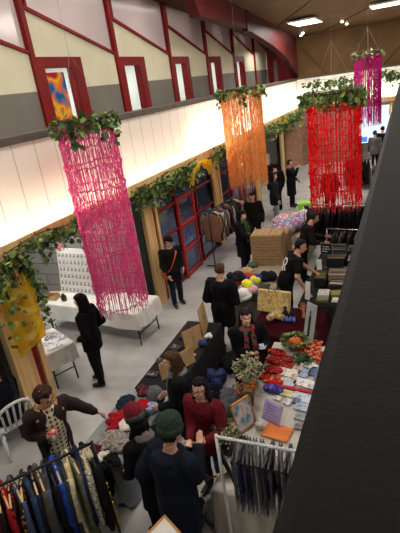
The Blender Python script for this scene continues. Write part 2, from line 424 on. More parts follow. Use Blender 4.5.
# red-framed glazing of the ground floor
M_fglass = glassy('facade_glass',(180,190,205),.2,.08)
def glazing(idx, y0, y1, door=None):
    m = MB(); t = .05
    zs = [0,.75,1.35,2.0,2.62] if True else []
    cols = [y0,y0+(y1-y0)*.3,y0+(y1-y0)*.66,y1]
    for y in cols: m.box((WX-.14,y-t/2,0),(WX-.07,y+t/2,2.73))
    for z in (.06,.74,1.40,2.05,2.66): m.box((WX-.14,y0,z-t*.55),(WX-.07,y1,z+t*.55))
    o = struct(m.build('window_facade_%d'%idx,M_red))
    MB().box((WX-.11,y0,0),(WX-.10,y1,2.7)).build('pane',M_fglass,o)
    if door:
        d = MB(); a,b = door
        for y in (a,b): d.box((WX-.07,y-.045,0),(WX-.02,y+.045,2.12))
        for z in (.08,.72,1.38,2.08): d.box((WX-.07,a,z-.045),(WX-.02,b,z+.045))
        struct(d.build('door_facade_%d'%idx,mat('red_door',(176,40,40),.4)))
glazing(1,8.86,12.36,(9.9,10.85)); glazing(2,12.95,16.6,(14.0,14.95))
# dusk outside: yard wall and ground beyond the glazing
struct(MB().box((-9.4,8.75,0),(-9.3,17,2.93)).build('wall_yard',mat('yard',(96,100,110),.9,(70,74,84),1.5)))
struct(MB().box((-9.4,8.75,2.8),(WX-.35,17.0,2.93)).build('ceiling_yard',mat('yard_soffit',(150,150,155),.8)))

# ---------------------------------------------------------------- lights
def lamp_panel(x,y,sx,sy,power,label):
    z = zc(y)-.06
    t = thing('ceiling_light',label,'light',(x,y,z))
    MB().box((-sx/2-.05,-sy/2-.05,-.01),(sx/2+.05,sy/2+.05,.05)).build('frame',M_white,t)
    MB().box((-sx/2,-sy/2,-.016),(sx/2,sy/2,-.012)).build('diffuser',emis('lamp_panel',(255,236,214),6),t)
    area('lamp',(x,y,z-.03),(sx,sy),power,(1,.98,.95))
lamp_panel(-3.75,20.9,1.0,2.0,120,'bright ceiling light panel above the red tinsel curtain')
lamp_panel(-.75,20.4,1.0,1.2,120,'bright ceiling light panel at the upper right above the purple tinsel')
for i,(y,p) in enumerate(((1.5,70),(6.5,95),(12.0,120))):
    lamp_panel(-2.6,y,1.2,2.2,p,['ceiling light panel nearest the camera','second ceiling light panel over the near stalls','third ceiling light panel over the middle of the hall'][i])
for i,y in enumerate((3.0,8.0,13.0)): lamp_panel(1.7,y,1.0,2.4,60,['added unseen fill light panel over the near mezzanine','second added fill light panel over the mezzanine','third added fill light panel over the mezzanine'][i])  # unseen panels added as front fill, something bright for the foil to reflect
for (x,y) in ((-4.55,24.0),(-4.35,23.4),(-2.4,23.0),(-2.5,22.2)):
    t = thing('spot_lamp','small bright ceiling spot','light',(x,y,zc(y)-.1),0,'spots near the end wall')
    MB().tube([(0,0,.1),(0,0,.02)],.05,10).build('housing',M_white,t)
    MB().ell((0,0,.01),(.06,.06,.03)).build('bulb',emis('bulb',(255,250,240),12),t)
# strips inside the parapet box
area('parapet_lamp',(WX-.15,4.6,2.97),(.08,13),370,(1,.95,.86),(0,radians(-135),0))
area('parapet_lamp',(WX-.17,18,2.97),(.08,13.4),1500,(1,.96,.9),(0,radians(-150),0))
for y in (5.2,7.4): area('bay_lamp',(-6.9,y,2.70),(1.6,.25),34,(1,.96,.9))
area('bay_lamp',(-7,2.0,2.70),(1.6,.25),20,(1,.96,.9))
area('far_bay_lamp',(-7.5,21,2.85),(1.6,.4),40,(1,.96,.9)); area('under_mezzanine_lamp',(1.2,6,2.70),(.3,9),50,(1,.95,.88)); area('yard_dusk',(-7.4,13,2.7),(2,6),90,(.75,.84,1))
area('end_parapet_lamp',(-1,24.84,3.0),(8,.05),900,(1,.95,.88),(radians(180),0,0))
# the lit rooms
for k in range(-3,5): area('room_lamp',(-7.8,D0+BAY*k+.9,5.55),(1.2,1.6),60,(1,.97,.93))
for k in range(-4,6): area('clerestory_sky',(-6.75,D0+BAY*k+1.5,6.6),(2.4,.8),11,(1,.93,.93),(0,radians(-90),0))
area('corridor_light',(-5.95,10,5.4+1.5),(.3,22),70,(1,.95,.86))

M_art = patterned('abstract_art','noise2',[(20,40,110),(40,110,170),(236,120,40),(240,190,60),(190,40,50)],2.2)
o = MB().box((CX-.04,D0+.28,3.5),(CX-.03,D0+.28+.62,5.26)).build('poster',M_art,None); tag(o,'large orange and blue abstract poster in the nearest red doorway','poster')
o = MB().box((-8.79,12.95,4.35),(-8.77,13.65,4.85)).box((-8.77,13.0,4.4),(-8.765,13.6,4.8),None,1).build('picture',[M_black,mat('pic_grey',(110,130,120),.6,(30,34,36),6)],None); tag(o,'small dark framed picture seen through the second red doorway','picture')
o = MB().box((-8.79,16.75,4.75),(-8.77,17.25,5.1)).box((-8.77,16.8,4.8),(-8.765,17.2,5.05),None,1).build('picture',[M_black,mat('pic_dark',(60,60,70),.6,(24,24,30),6)],None); tag(o,'small dark framed picture seen through the third red doorway','picture')
struct(MB().box((WX-.06,16.7,6.1),(WX+.14,17.2,6.75)).build('trim_beam_plate',mat('plate_dark',(70,28,28),.5)))

area('corridor_light',(-5.85,22.3,5.75),(.4,1.6),26,(1,.95,.88))  # unseen light added to brighten the red door at the corridor end

# ---------------------------------------------------------------- leaves, garlands, tinsel
M_leaf = mat('ivy_leaf',(74,106,48),.45,(40,66,28),14,spec=.4)
M_leaf2 = mat('ivy_leaf_pale',(132,154,74),.45,(88,116,50),14)
M_stem = mat('stem',(84,66,44),.8)
def leaf(mb, c, size, d, n, mi=0):
    """a five-pointed ivy leaf folded along its rib"""
    d = d.normalized(); s = d.cross(n); s = s.normalized() if s.length > 1e-5 else d.orthogonal().normalized(); n = s.cross(d)
    P = [(0,0,0),(-.45,.12,.12),(-.28,.42,.06),(-.36,.72,.1),(0,1.05,-.06),(.36,.72,.1),(.28,.42,.06),(.45,.12,.12),(0,.5,-.04)]
    vs = [c+(s*a+d*b+n*h)*size for a,b,h in P]
    return mb.add(vs,[(0,8,2,1),(8,4,3,2),(8,6,5,4),(0,7,6,8)],mi)
def garland_mesh(path, count, spread, size, seed, drop=0.0, trails=0):
    r = random.Random(seed); mb = MB(); path = [V(p) for p in path]
    def pt(t):
        f = t*(len(path)-1); i = min(int(f),len(path)-2); return path[i].lerp(path[i+1],f-i)
    for k in range(count):
        c = pt(r.random())+V((r.gauss(0,spread),r.gauss(0,spread),r.gauss(-drop*.5,spread*.8)-abs(r.gauss(0,drop))))
        d = V((r.gauss(0,1),r.gauss(0,1),r.gauss(-.6,.7))); n = V((r.gauss(.3,.8),r.gauss(-.3,.8),r.gauss(.5,.6)))
        leaf(mb,c,size*r.uniform(.7,1.3),d,n,1 if r.random() < .45 else 0)
    for k in range(trails):
        c = pt(r.random()); L = r.uniform(.15,.5); p = [c+V((r.gauss(0,.05),r.gauss(0,.05),-L*i/5)) for i in range(6)]
        mb.tube(p,.004,4,mi=2)
        for q in range(int(L*26)):
            b = c+V((r.gauss(0,.05),r.gauss(0,.05),-L*r.random()))
            leaf(mb,b,size*r.uniform(.7,1.1),V((r.gauss(0,1),r.gauss(0,1),-1)),V((r.gauss(.3,.8),r.gauss(0,1),.4)),1 if r.random() < .25 else 0)
    mb.tube(path,.008,5,mi=2)
    return mb
LM = [M_leaf,M_leaf2,M_stem]
def foil(name, col, dark):
    m = bpy.data.materials.new(name); m.use_nodes = True; N = m.node_tree.nodes; L = m.node_tree.links
    N.remove(N['Principled BSDF'])
    g = N.new('ShaderNodeBsdfGlossy'); g.inputs[0].default_value = (*lin(col),1); g.inputs['Roughness'].default_value = .14
    t = N.new('ShaderNodeBsdfTranslucent'); t.inputs[0].default_value = (*lin(col),1)
    t.inputs[0].default_value = (*lin(dark),1)
    y = N.new('ShaderNodeMixShader'); y.inputs[0].default_value = .5; L.new(t.outputs[0],y.inputs[1]); L.new(g.outputs[0],y.inputs[2])
    L.new(y.outputs[0],N['Material Output'].inputs[0]); return m
def tinsel(name, label, loc, rad, length, mt, strands, tiers, seed, leaves, wdt=.013, hang=7.0, ragged=.12):
    """hoop with a fringe of foil strips, ivy wound round the hoop, two hanging wires; origin at the hoop"""
    r = random.Random(seed); t = thing(name,label,'tinsel curtain',loc)
    ring = [(rad*cos(2*pi*i/40),rad*sin(2*pi*i/40),0) for i in range(40)]
    MB().tube(ring,.018,6,closed=True).build('hoop',M_black,t,True)
    mb = MB(); tl = [length*(i+1)/(tiers+.6) for i in range(tiers)]
    for k in range(strands):
        a = 2*pi*(int(k/6)*6+3+r.gauss(0,1.5)+(r.uniform(-6,6) if r.random() < .25 else 0))/strands; R = rad+r.uniform(-.03,.02)
        L = length*(1-ragged*r.random()**2) if r.random() > .1 else length*r.uniform(.85,1.04)
        n = max(10,int(L/.035)); th = r.uniform(0,pi); pts = []; da = 0
        for i in range(n+1):
            z = -L*i/n; th += r.gauss(.0,.6)
            dR = .0
            for q in tl: dR += .012*math.exp(-((-z-q)/.03)**2)
            da += r.gauss(0,.001)
            rr = R+dR+.004*sin(z*9+k)+r.uniform(-.006,.006)
            c = V((rr*cos(a+da),rr*sin(a+da),z)); s = V((cos(a+th),sin(a+th),r.uniform(-.5,.5)))*(wdt/2)
            pts += [c-s,c+s]
        mb.add(pts,[(2*i,2*i+1,2*i+3,2*i+2) for i in range(n)])
    o = mb.build('tinsel_fringe',mt,t,False,fix=False); o['kind'] = 'stuff'
    # crimped cross bands where one length of fringe is tied below the next
    for q in tl:
        b = MB(); n = 72; vs = []
        z0 = -q
        for i in range(n):
            a = 2*pi*i/n; R2 = rad+.03+r.uniform(-.01,.01); zz = z0+r.uniform(-.025,.025)+.02*sin(3*a+q*5); h = r.uniform(.007,.016)
            vs += [V((R2*cos(a),R2*sin(a),zz-h)),V(((R2+.01)*cos(a),(R2+.01)*sin(a),zz+h))]
        b.add(vs,[(2*i,2*i+1,(2*i+3)%(2*n),(2*i+2)%(2*n)) for i in range(n)])
        b.build('tied_band',mt,t,False,fix=False)
    gp = [(1.08*rad*cos(2*pi*i/24),1.08*rad*sin(2*pi*i/24),.03) for i in range(25)]
    garland_mesh(gp,int(leaves*1.5),.05,.115,seed+5,.07,int(leaves/22)).build('ivy_garland',LM,t,False,fix=False)
    h = zc(loc[1])-loc[2]-.02
    w_ = MB()
    for a in (.6,2.7,4.8): w_.tube([(rad*cos(a),rad*sin(a),0),(0,0,min(.9,h*.6))],.002,4)
    w_.tube([(0,0,min(.9,h*.6)),(0,0,h)],.002,4)
    w_.build('hanging_wire',mat('wire',(150,140,130),.4),t)
    return t
M_pink = foil('pink_foil',(255,170,214),(252,100,176)); M_gold = foil('gold_foil',(255,214,160),(255,190,120))
M_redf = foil('red_foil',(255,80,74),(255,40,48)); M_purp = foil('purple_foil',(220,80,176),(220,40,160))
tinsel('tinsel_curtain','long pink tinsel curtain hung from an ivy hoop in front of the left parapet',(-4.27,5.78,4.38),.40,3.08,M_pink,234,9,3,130,.0105)
tinsel('tinsel_curtain','copper gold tinsel curtain hung from a small ivy hoop',(-3.98,12.3,4.38),.52,2.55,M_gold,380,0,4,120,.0135,ragged=.14)
tinsel('tinsel_curtain','wide red tinsel curtain under a thick ivy ring',(-1.28,9.6,4.15),.49,2.25,M_redf,240,7,5,200,.0125)
tinsel('tinsel_curtain','slim purple tinsel curtain hanging farthest back by the end wall',(-1.42,21.0,4.96),.5,2.8,M_purp,300,0,6,90,.018,ragged=.3)

# ivy along the header under the glowing parapet
def ivy(label, path, n, sp, size, seed, drop, trails):
    tag(garland_mesh(path,n,sp,size,seed,drop,trails).build('ivy_garland',LM,None,False,fix=False),label,'garland',None)
X0 = WX+.12
ivy('leafy ivy garland over the open bay left of the pink tinsel',[(X0,4.3,2.86),(X0,5.0,2.92),(X0,5.7,2.83),(X0,6.3,2.9),(X0,7.0,2.86)],330,.06,.085,11,.08,16)
ivy('ivy trailing down the yellow wrapped post at the left edge',[(X0,3.9,2.85),(X0,4.1,2.8),(X0,4.3,2.75)],110,.09,.085,17,.35,5)
ivy('ivy bunch hanging beside the first post, low over the open bay',[(X0-.05,4.65,2.75),(X0-.05,4.75,2.3),(X0-.05,4.8,1.75)],110,.06,.08,18,.1,4)
ivy('ivy garland between the pink tinsel and the yellow bow',[(X0,7.9,2.88),(X0,8.6,2.82),(X0,9.4,2.9),(X0,10.3,2.85),(X0,11.2,2.9)],480,.08,.09,12,.16,20)
ivy('ivy garland behind the gold tinsel',[(X0,12.2,2.86),(X0,14.0,2.9),(X0,16,2.84)],230,.08,.1,13,.14,10)
ivy('ivy garland in the far corner, right of the gold tinsel',[(X0+.05,17.5,2.86),(X0+.06,20,2.8),(X0+.05,22.2,2.86),(X0+.2,24.4,2.86)],300,.12,.15,14,.16,8)
ivy('ivy sprays on the end parapet left of the purple tinsel',[(-4.6,24.54,4.2),(-3.4,24.54,4.05),(-2.2,24.54,4.15)],150,.07,.15,15,.2,6)
ivy('ivy sprays on the end parapet right of the purple tinsel',[(-.95,24.54,4.2),(-.4,24.54,4.05),(0.3,24.54,4.15)],130,.07,.15,16,.25,6)
# yellow cellophane bows and wraps
M_yel = thin('yellow_film',(255,226,40),.5,.12,gloss=.2,transp=.42)
def bow(label, c, s, seed, droop=.4):
    r = random.Random(seed); mb = MB()
    for k in range(6):
        a = r.uniform(-1,1); L = s*r.uniform(.6,1.1); o = V((r.uniform(0,.06),r.uniform(-.1,.1),r.uniform(-.05,.05)))
        w0 = s*r.uniform(.2,.4); sd = -1 if k%2 else 1
        def fn(u,v,L=L,o=o,w0=w0,sd=sd,a=a):
            return V(c)+o+V((.04+.08*sin(u*3)*v+.03*sin(v*9+a),sd*L*u,-droop*L*u*u+(v-.5)*w0*(.3+u)+.03*sin(u*11+a)))
        mb.grid(fn,8,5)
    tag(mb.build('cellophane_bow',M_yel,None,True,fix=False),label,'bow')
bow('yellow cellophane bow on the header above the glazed doors',(X0+.04,11.0,2.8),.75,21)
bow('yellow cellophane in the ivy right of the gold tinsel',(WX+.05,20.6,2.72),1.1,22)
bow('yellow cellophane under the end parapet beside the screen',(-.75,24.42,2.6),.9,23)
def wrap(label, y, z0, z1, seed):
    r = random.Random(seed); mb = MB()
    def fn(u,v):
        z = z0+(z1-z0)*v; a = -.9+u*3.4; R = .30+.05*noise.noise(V((u*6,v*7,seed)))+.12*v*v*0
        return V((WX-.06+R*cos(a)*.8,y+.08+R*1.25*sin(a),z+.10*sin(u*5+v*3)))
    mb.grid(fn,26,20); tag(mb.build('cellophane_wrap',M_yel,None,True,fix=False),label,'plastic wrap')
wrap('crumpled yellow cellophane wrapped round the nearest timber post',4.28,1.35,2.45,24)

# ---------------------------------------------------------------- open bay: display table, low table, chair
M_linen = mat('white_linen',(232,230,224),.85,(214,212,206),4,bump=.1,bscale=6)
M_cream_cloth = mat('cream_cloth',(206,202,190),.9,(186,182,170),5,bump=.15,bscale=8)
M_greycloth = mat('grey_cloth',(150,156,160),.9,(128,134,138),5,bump=.15,bscale=8)
M_blackcloth = mat('black_cloth',(22,22,24),.9,(14,14,16),6,bump=.15,bscale=10)
M_burg = mat('burgundy_velvet',(64,10,20),.85,(40,5,11),6,bump=.15,bscale=8,spec=.05)
M_beige = mat('beige_cloth',(168,156,134),.9,(140,128,108),5,bump=.15,bscale=8)
M_leg = mat('table_leg',(40,40,42),.45)
M_card = mat('card_white',(240,238,232),.7,(228,226,220),6)
M_kraft = mat('cardboard',(196,160,116),.85,(176,140,98),5)
def draped(mb, hx, hy, top, drop, seed, wave=.02):
    """cloth over a table top: flat top, rippled skirt; local origin at the floor under its centre"""
    r = random.Random(seed); n = 72; per = []
    for i in range(n):
        t = i/n*4; k = int(t); f = t-k
        c = [(-hx,-hy),(hx,-hy),(hx,hy),(-hx,hy)]; a = c[k]; b = c[(k+1)%4]
        per.append((a[0]+(b[0]-a[0])*f,a[1]+(b[1]-a[1])*f))
    rows = []
    for j,(s,z) in enumerate(((0,top),(.94,top+.004),(1,top-.004),(1.01,top-.03),(1.02,top-drop*.35),(1.03,top-drop*.7),(1.04,top-drop))):
        row = []
        for i,(x,y) in enumerate(per):
            k = 0 if j < 3 else (j-2)/4
            wv = wave*k*(sin(i*1.7+seed)+.6*sin(i*2.9+seed*2))
            L = math.hypot(x,y) or 1
            row.append(V((x*s+x/L*wv,y*s+y/L*wv,z+(drop*.05*sin(i*.61+seed) if j == 6 else 0))))
        rows.append(row)
    vs = [p for row in rows[1:] for p in row]; fs = []
    for j in range(len(rows)-2):
        for i in range(n): fs.append((j*n+i,j*n+(i+1)%n,(j+1)*n+(i+1)%n,(j+1)*n+i))
    fs.append(tuple(range(n))); return mb.add(vs,fs)
def table(label, loc, sx, sy, rz, cm, drop, seed, cloth_label, h=.73):
    t = thing('folding_table',label,'table',loc,rz)
    MB().box((-sx/2,-sy/2,h-.03),(sx/2,sy/2,h)).build('tabletop',M_white,t,bevel=.005)
    for a in (-1,1):
        for b in (-1,1):
            MB().tube([(a*(sx/2-.08),b*(sy/2-.08),h-.03),(a*(sx/2-.05),b*(sy/2-.06),.0)],.016,8).build('leg',M_leg,t)
        MB().tube([(a*(sx/2-.06),-(sy/2-.06),.25),(a*(sx/2-.06),(sy/2-.06),.25)],.012,6).build('crossbar',M_leg,t)
    o = thing('tablecloth',cloth_label,'tablecloth',loc,rz); 
    bpy.data.objects.remove(o)
    mb = MB(); draped(mb,sx/2+.015,sy/2+.015,h+.012,drop,seed)
    c = mb.build('tablecloth',cm,None,True,loc=loc,rz=rz); tag(c,cloth_label,'tablecloth')
    return t
TT = .745
table('folding table under the white cloth with the card display',(-5.85,7.08,0),2.45,.8,radians(-4),M_linen,.34,2,'white cloth hanging over the card display table')
table('low folding table beside the yellow wrapped post',(-5.78,5.42,0),.86,.52,radians(-25.5),M_linen,.32,4,'white cloth on the small table beside the yellow wrapped post')
# leaning display board full of cards
bd = thing('display_board','white board of small cards standing on the white table in the open bay','display board',(-6.55,7.28,TT+.01),radians(-4))
tilt = Matrix.Rotation(radians(-10),4,'X')
MB().box((-.45,0,0),(.45,.03,1.0),tilt).build('panel',M_card,bd)
MB().box((-.3,.03,0),(-.26,.3,.03)).build('foot',M_card,bd); MB().box((.26,.03,0),(.3,.3,.03)).build('foot',M_card,bd)
MB().box((-.44,-.012,.98),(-.29,-.002,1.12),tilt).build('pink_sign',mat('pink_sign',(236,120,110),.7),bd)
bd.children[-1].name = 'sign'; bd.children[-1]['label'] = 'small pink sign'
inks = [mat('ink_%d'%i,c,.7,(240,238,232),26,lo=.45,hi=.55) for i,c in enumerate(((60,56,60),(150,60,60),(80,90,120),(120,110,100),(70,110,90)))]
rr = random.Random(31); proto = None
for j in range(6):
    for i in range(8):
        p = bd.matrix_basis @ (tilt @ V((-.38+i*.108,-.006,.07+j*.155)))
        m = MB(); m.box((-.042,-.004,-.055),(.042,.002,.055),tilt); m.box((-.032,-.006,-.042),(.032,-.004,.045),tilt,1)
        if proto is None or rr.random() < .12:
            proto = m.build('greeting_card',[M_card,rr.choice(inks)],None,loc=p,rz=radians(-4)); c = proto
        else: c = dup(proto,p,radians(-4))
        tag(c,'small printed card on the white display board in the open bay','card','cards on the white display board')
# things on the white table
tg = thing('cardboard_box','small open brown box left on the white card display table','box',(-6.95,6.98,TT+.01),.2)
MB().box((-.12,-.09,0),(.12,.09,.01)).box((-.12,-.09,.01),(-.112,.09,.08)).box((.112,-.09,.01),(.12,.09,.08)).box((-.12,-.09,.01),(.12,-.082,.08)).box((-.12,.082,.01),(.12,.09,.08)).build('body',M_kraft,tg)
MB().box((-.13,.09,.08),(.13,.14,.085),Matrix.Rotation(.3,4,'X')).build('flap',M_kraft,tg)
tb = MB().loft([(0,0,0),(0,0,.01),(0,0,.1),(0,0,.12),(0,0,.15)],[.05,.06,.06,.035,.035],None,None,14).build('jar',mat('dark_jar',(50,34,30),.3),None,True,loc=(-6.62,6.93,TT+.01)); tag(tb,'small dark jar standing in front of the card display board','jar')
# sheets on the low table
for i,(x,y,rz,lab,c) in enumerate(((-6.0,5.5,-.45,'large white sheet propped up on the small left table',0),(-5.72,5.52,-.35,'patterned paper lying on the small left table, back corner',1),(-5.6,5.3,-.5,'patterned paper lying on the small left table, front edge',1))):
    m = MB()
    if c == 0: m.grid(lambda u,v: V(((u-.5)*.42,(v-.5)*.1+.05*sin(u*3),.38*v)),6,6)
    else: m.grid(lambda u,v: V(((u-.5)*.36,(v-.5)*.26,.006+.012*sin(u*5+v*2)**2)),6,5)
    o = m.build('paper_sheet',M_card if c == 0 else mat('print_lilac',(226,222,226),.7,(150,140,150),18,lo=.4,hi=.5),None,True,fix=False,loc=(x,y,TT+.012),rz=rz); tag(o,lab,'paper')
# white plastic garden chair
M_plas = mat('white_plastic',(226,228,226),.35,(216,218,216),3)
ch = thing('plastic_chair','white plastic armchair at the left edge under a dark coated sitter','chair',(-5.25,3.78,0),radians(70))
MB().grid(lambda u,v: V(((u-.5)*.46,(v-.5)*.46,.42+.03*(2*u-1)**2)),8,8).grid(lambda u,v: V(((u-.5)*.46,(v-.5)*.46,.405+.03*(2*u-1)**2)),8,8).build('seat',M_plas,ch,True,fix=False)
bk = MB()
for i in range(5): bk.tube([(-.16+.08*i,-.23,.43),(-.18+.09*i,-.31,.72),(-.19+.095*i,-.34,.84-.02*(i-2)**2)],.018,6)
bk.tube(chaikin([(-.25,-.24,.42),(-.27,-.33,.75),(-.14,-.36,.88),(.14,-.36,.88),(.27,-.33,.75),(.25,-.24,.42)],2),.024,8)
bk.build('backrest',M_plas,ch,True)
for a in (-1,1):
    MB().tube(chaikin([(a*.27,-.3,.66),(a*.3,-.1,.67),(a*.31,.12,.66),(a*.28,.24,.58),(a*.27,.27,.0)],2),.026,8).build('armrest',M_plas,ch,True)
    MB().tube([(a*.22,-.22,.41),(a*.26,-.3,0)],[.03,.022],8).build('leg',M_plas,ch,True)

# ---------------------------------------------------------------- stall tables
table('stall table under grey cloth with the knitwear, near left row',(-3.2,3.86,0),.62,1.25,0,M_greycloth,.66,5,'pale grey cloth on the knitwear stall table')
table('stall table under black cloth behind the knitwear stall',(-3.16,5.52,0),.62,1.95,radians(1),M_blackcloth,.66,6,'black cloth on the long jewellery stall table')
table('stall table under cream cloth at the bottom right',(-1.32,4.05,0),.82,1.75,0,M_cream_cloth,.68,7,'cream cloth on the table behind the white print rack')
table('stall table of cards and prints in the right row',(-1.36,5.5,0),.86,1.1,0,M_cream_cloth,.68,8,'cream cloth under the coloured cards and prints')
table('stall table under burgundy velvet in the right row',(-1.72,6.72,0),1.1,1.0,0,M_burg,.7,9,'burgundy velvet cloth on the table with the yellow suitcase')
table('long dark stall table of boxes and prints behind the velvet table',(-1.2,8.75,0),.95,2.7,0,M_blackcloth,.7,10,'black cloth on the long table of boxes and prints')
table('stall table under beige cloth carrying the stacked crates',(-2.75,9.1,0),.85,2.6,radians(3),M_beige,.7,11,'beige cloth hanging off the crate stall table')
table('stall table of bright bags in the middle row',(-2.75,12.3,0),1.0,2.4,0,M_beige,.68,12,'beige cloth under the bright patterned bags')
table('black stall table by the far wall, left end',(-5.95,21.4,0),1.6,.8,radians(6),M_blackcloth,.45,13,'black cloth on the far left stall table')
table('stall table in front of the screen by the end wall',(-1.55,19.3,0),1.2,.8,0,mat('dark_grey_cloth',(70,68,66),.9),.6,14,'dark grey cloth on the far table before the screen')

def lump(mb, c, r, seed, n=5):
    q = random.Random(seed); c = V(c)
    for k in range(n):
        o = V((q.uniform(-1,1)*r[0]*.72,q.uniform(-1,1)*r[1]*.72,q.uniform(0,.4)*r[2]))
        mb.ell(c+o,(r[0]*q.uniform(.4,.7),r[1]*q.uniform(.4,.7),r[2]*q.uniform(.38,.62)),Matrix.Rotation(q.uniform(0,3),3,'Z'),10,7)
    return mb
def soft(name, label, cat, c, r, m, seed, n=9, group=None, vox=.012, amp=.011):
    """a crumpled cloth thing lying at c"""
    mb = MB(); lump(mb,(0,0,r[2]*.5),r,seed,n); me = remesh(mb,vox,2); ruffle(me,amp,22,seed=seed)
    z = min(v.co.z for v in me.vertices)
    for v in me.vertices: v.co.z -= z
    return tag(link(me,name,m,None,True,loc=c),label,cat,group)
def beanie(name, label, c, m, cuff_m, rz=0, s=1.0, tiltx=0, pom=None, top=True):
    """knitted hat: crown, turned-up cuff, maybe a pompom; opening down"""
    t = thing(name,label,'hat',c,rz)
    build_beanie(t,m,cuff_m,s,tiltx,pom); return t
def build_beanie(t, m, cuff_m, s=1.0, T=None, pom=None, off=V((0,0,0))):
    R = T if isinstance(T,Matrix) else Matrix.Rotation(T or 0,3,'X')
    def P(p): return off+R@(V(p)*s)
    zs = [(.10,.0),(.108,.03),(.108,.07),(.1,.11),(.08,.145),(.05,.17),(.018,.18)]
    mb = MB(); X = R@V((1,0,0))
    mb.loft([P((0,0,z)) for r,z in zs],[r*s*.92 for r,z in zs],[r*s*1.05 for r,z in zs],X,28)
    for i,v in enumerate(mb.v):
        if i%2: mb.v[i] = tuple(V(v)+(V(v)-P((0,0,.06)))*.03)
    mb.build('crown',m,t,True)
    cb = MB(); cb.loft([P((0,0,z)) for z in (-.012,-.01,.025,.05,.055)],[q*s*.92 for q in (.104,.118,.121,.117,.104)],[q*s*1.05 for q in (.104,.118,.121,.117,.104)],X,28); cb.build('cuff',cuff_m,t,True)
    if pom:
        pb = MB(); q = random.Random(3)
        for k in range(60):
            d = V((q.gauss(0,1),q.gauss(0,1),q.gauss(0,1))).normalized(); pb.rcone(P((0,0,.2)),P(V((0,0,.2))+d*.05),.012*s,.006*s,5)
        pb.build('pompom',pom,t,True)
# -- knitwear on the grey table (table spans x -3.5..-2.9, y 3.2..4.5)
K_navy = cloth('knit_navy',(34,42,58),(22,28,42)); K_red = cloth('knit_red',(176,24,40),(140,14,28)); K_white = cloth('knit_white',(232,226,212),(206,198,184))
K_fur = mat('fur_grey',(168,160,150),.95,(90,84,78),26,bump=.6,bscale=60); K_dark = cloth('knit_dark',(30,28,30),(16,15,18)); K_mar = cloth('knit_maroon',(98,22,36),(70,14,26)); K_gr = cloth('knit_grey',(112,112,116),(84,84,88))
K_green = cloth('knit_green',(110,170,60),(80,130,40)); K_purp = cloth('knit_purple',(70,48,110),(40,28,70)); K_blue = cloth('knit_blue',(96,150,196),(60,104,160)); K_brown = cloth('knit_brown',(92,66,48),(60,42,30))
soft('knitted_jumper','navy knitted jumper folded on the grey stall table, left edge','jumper',(-3.34,4.16,TT),(.15,.17,.06),K_navy,41)
soft('knitted_scarf','bright red knitted scarf under the reaching hand on the grey table','scarf',(-3.3,3.82,TT),(.11,.2,.07),K_red,42)
soft('knitted_hat','round white knitted hat lying beside the bright red scarf','hat',(-3.13,3.74,TT),(.09,.09,.07),K_white,43)
soft('fur_throw','grey brown fur throw spread over the near end of the grey table','throw',(-3.08,3.44,TT),(.2,.17,.07),K_fur,44,9)
soft('knitted_mitten','dark fur mitten hanging at the near end of the grey table','mitten',(-2.97,3.2,TT),(.1,.07,.07),K_dark,45)
soft('knitted_hat','maroon knitted hat at the near corner of the grey table','hat',(-3.28,3.28,TT),(.1,.08,.07),K_mar,46)
soft('knitted_sock','white knitted sock at the near corner of the grey table','sock',(-3.14,3.22,TT+.0),(.05,.09,.06),K_white,47)
beanie('knitted_beanie','grey knitted beanie standing on the grey stall table',(-3.02,4.34,TT),K_gr,K_dark,.4,1.15)
soft('knitted_gloves','pair of maroon patterned gloves behind the grey beanie','gloves',(-3.27,4.44,TT),(.13,.1,.05),patterned('maroon_pattern','noise',[(84,24,36),(40,30,40),(150,60,60)],30),48)
soft('knitted_sock','lime green sock beside the grey beanie','sock',(-3.12,4.46,TT+.02),(.05,.05,.08),K_green,49)
soft('knitted_scarf','crimson scarf bundled between navy jumper and grey beanie','scarf',(-3.1,4.1,TT),(.1,.12,.08),K_red,50)
soft('plastic_bag','pale blue plastic bag bundle on the grey stall table, aisle side','bag',(-2.97,4.1,TT),(.07,.1,.09),mat('bag_blue',(150,176,204),.4,(110,140,180),12),51)
soft('knitted_jumper','charcoal jumper bundle on the aisle side of the grey stall table','jumper',(-2.98,3.86,TT),(.09,.14,.07),K_dark,52)
# garments pegged over the near edge of the grey table
for i,(x,w_,L,m,lab) in enumerate(((-3.36,.1,.26,K_mar,'maroon mitten hanging over the near end of the grey table'),(-3.2,.09,.3,K_white,'white mitten hanging over the near end of the grey table'),(-3.04,.12,.36,K_dark,'black fur tippet hanging over the near end of the grey table'))):
    mb = MB(); mb.rcone((0,0,0),(0,-.01,-L*.6),w_*.45,w_*.55); mb.rcone((0,0,-.2*L),(w_*.5,0,-L*.5),w_*.3,w_*.2); mb.rcone((0,-.01,-L*.5),(.01,-.015,-L),w_*.5,w_*.3)
    me = remesh(mb,.013,2); ruffle(me,.008,20,seed=i); tag(link(me,'fur_mitten',m,None,True,loc=(x,3.12,.72)),lab,'mitten')
# -- black table : cardboard screens and jewellery trays
def slab(name,label,cat,loc,w_,h,rz,lean,m,d=.012,foot=True,top=0):
    t = thing(name,label,cat,loc,rz); T = Matrix.Rotation(-lean,4,'X')
    MB().prism([(-w_/2,0),(w_/2,0),(w_/2,h-top),(-w_/2,h)],'y',-d/2,d/2)
    mb = MB(); mb.prism([(-w_/2,0),(w_/2,0),(w_/2,h-top),(-w_/2,h)],'y',-d/2,d/2); mb.v = [tuple(T@V(p)) for p in mb.v]; mb.build('panel',m,t)
    if foot: MB().prism([(0,0),(.16,0),(.0,h*.6)],'x',-.004,.004).build('strut',m,t)
    return t
slab('cardboard_screen','long low cardboard screen across the black stall table',
     'screen',(-2.98,5.02,TT+.012),.62,.26,radians(62),.12,M_kraft)
slab('cardboard_screen','cardboard screen with a slanted top standing mid black table','screen',(-2.97,5.62,TT+.012),.46,.42,radians(80),.1,M_kraft,top=.1)
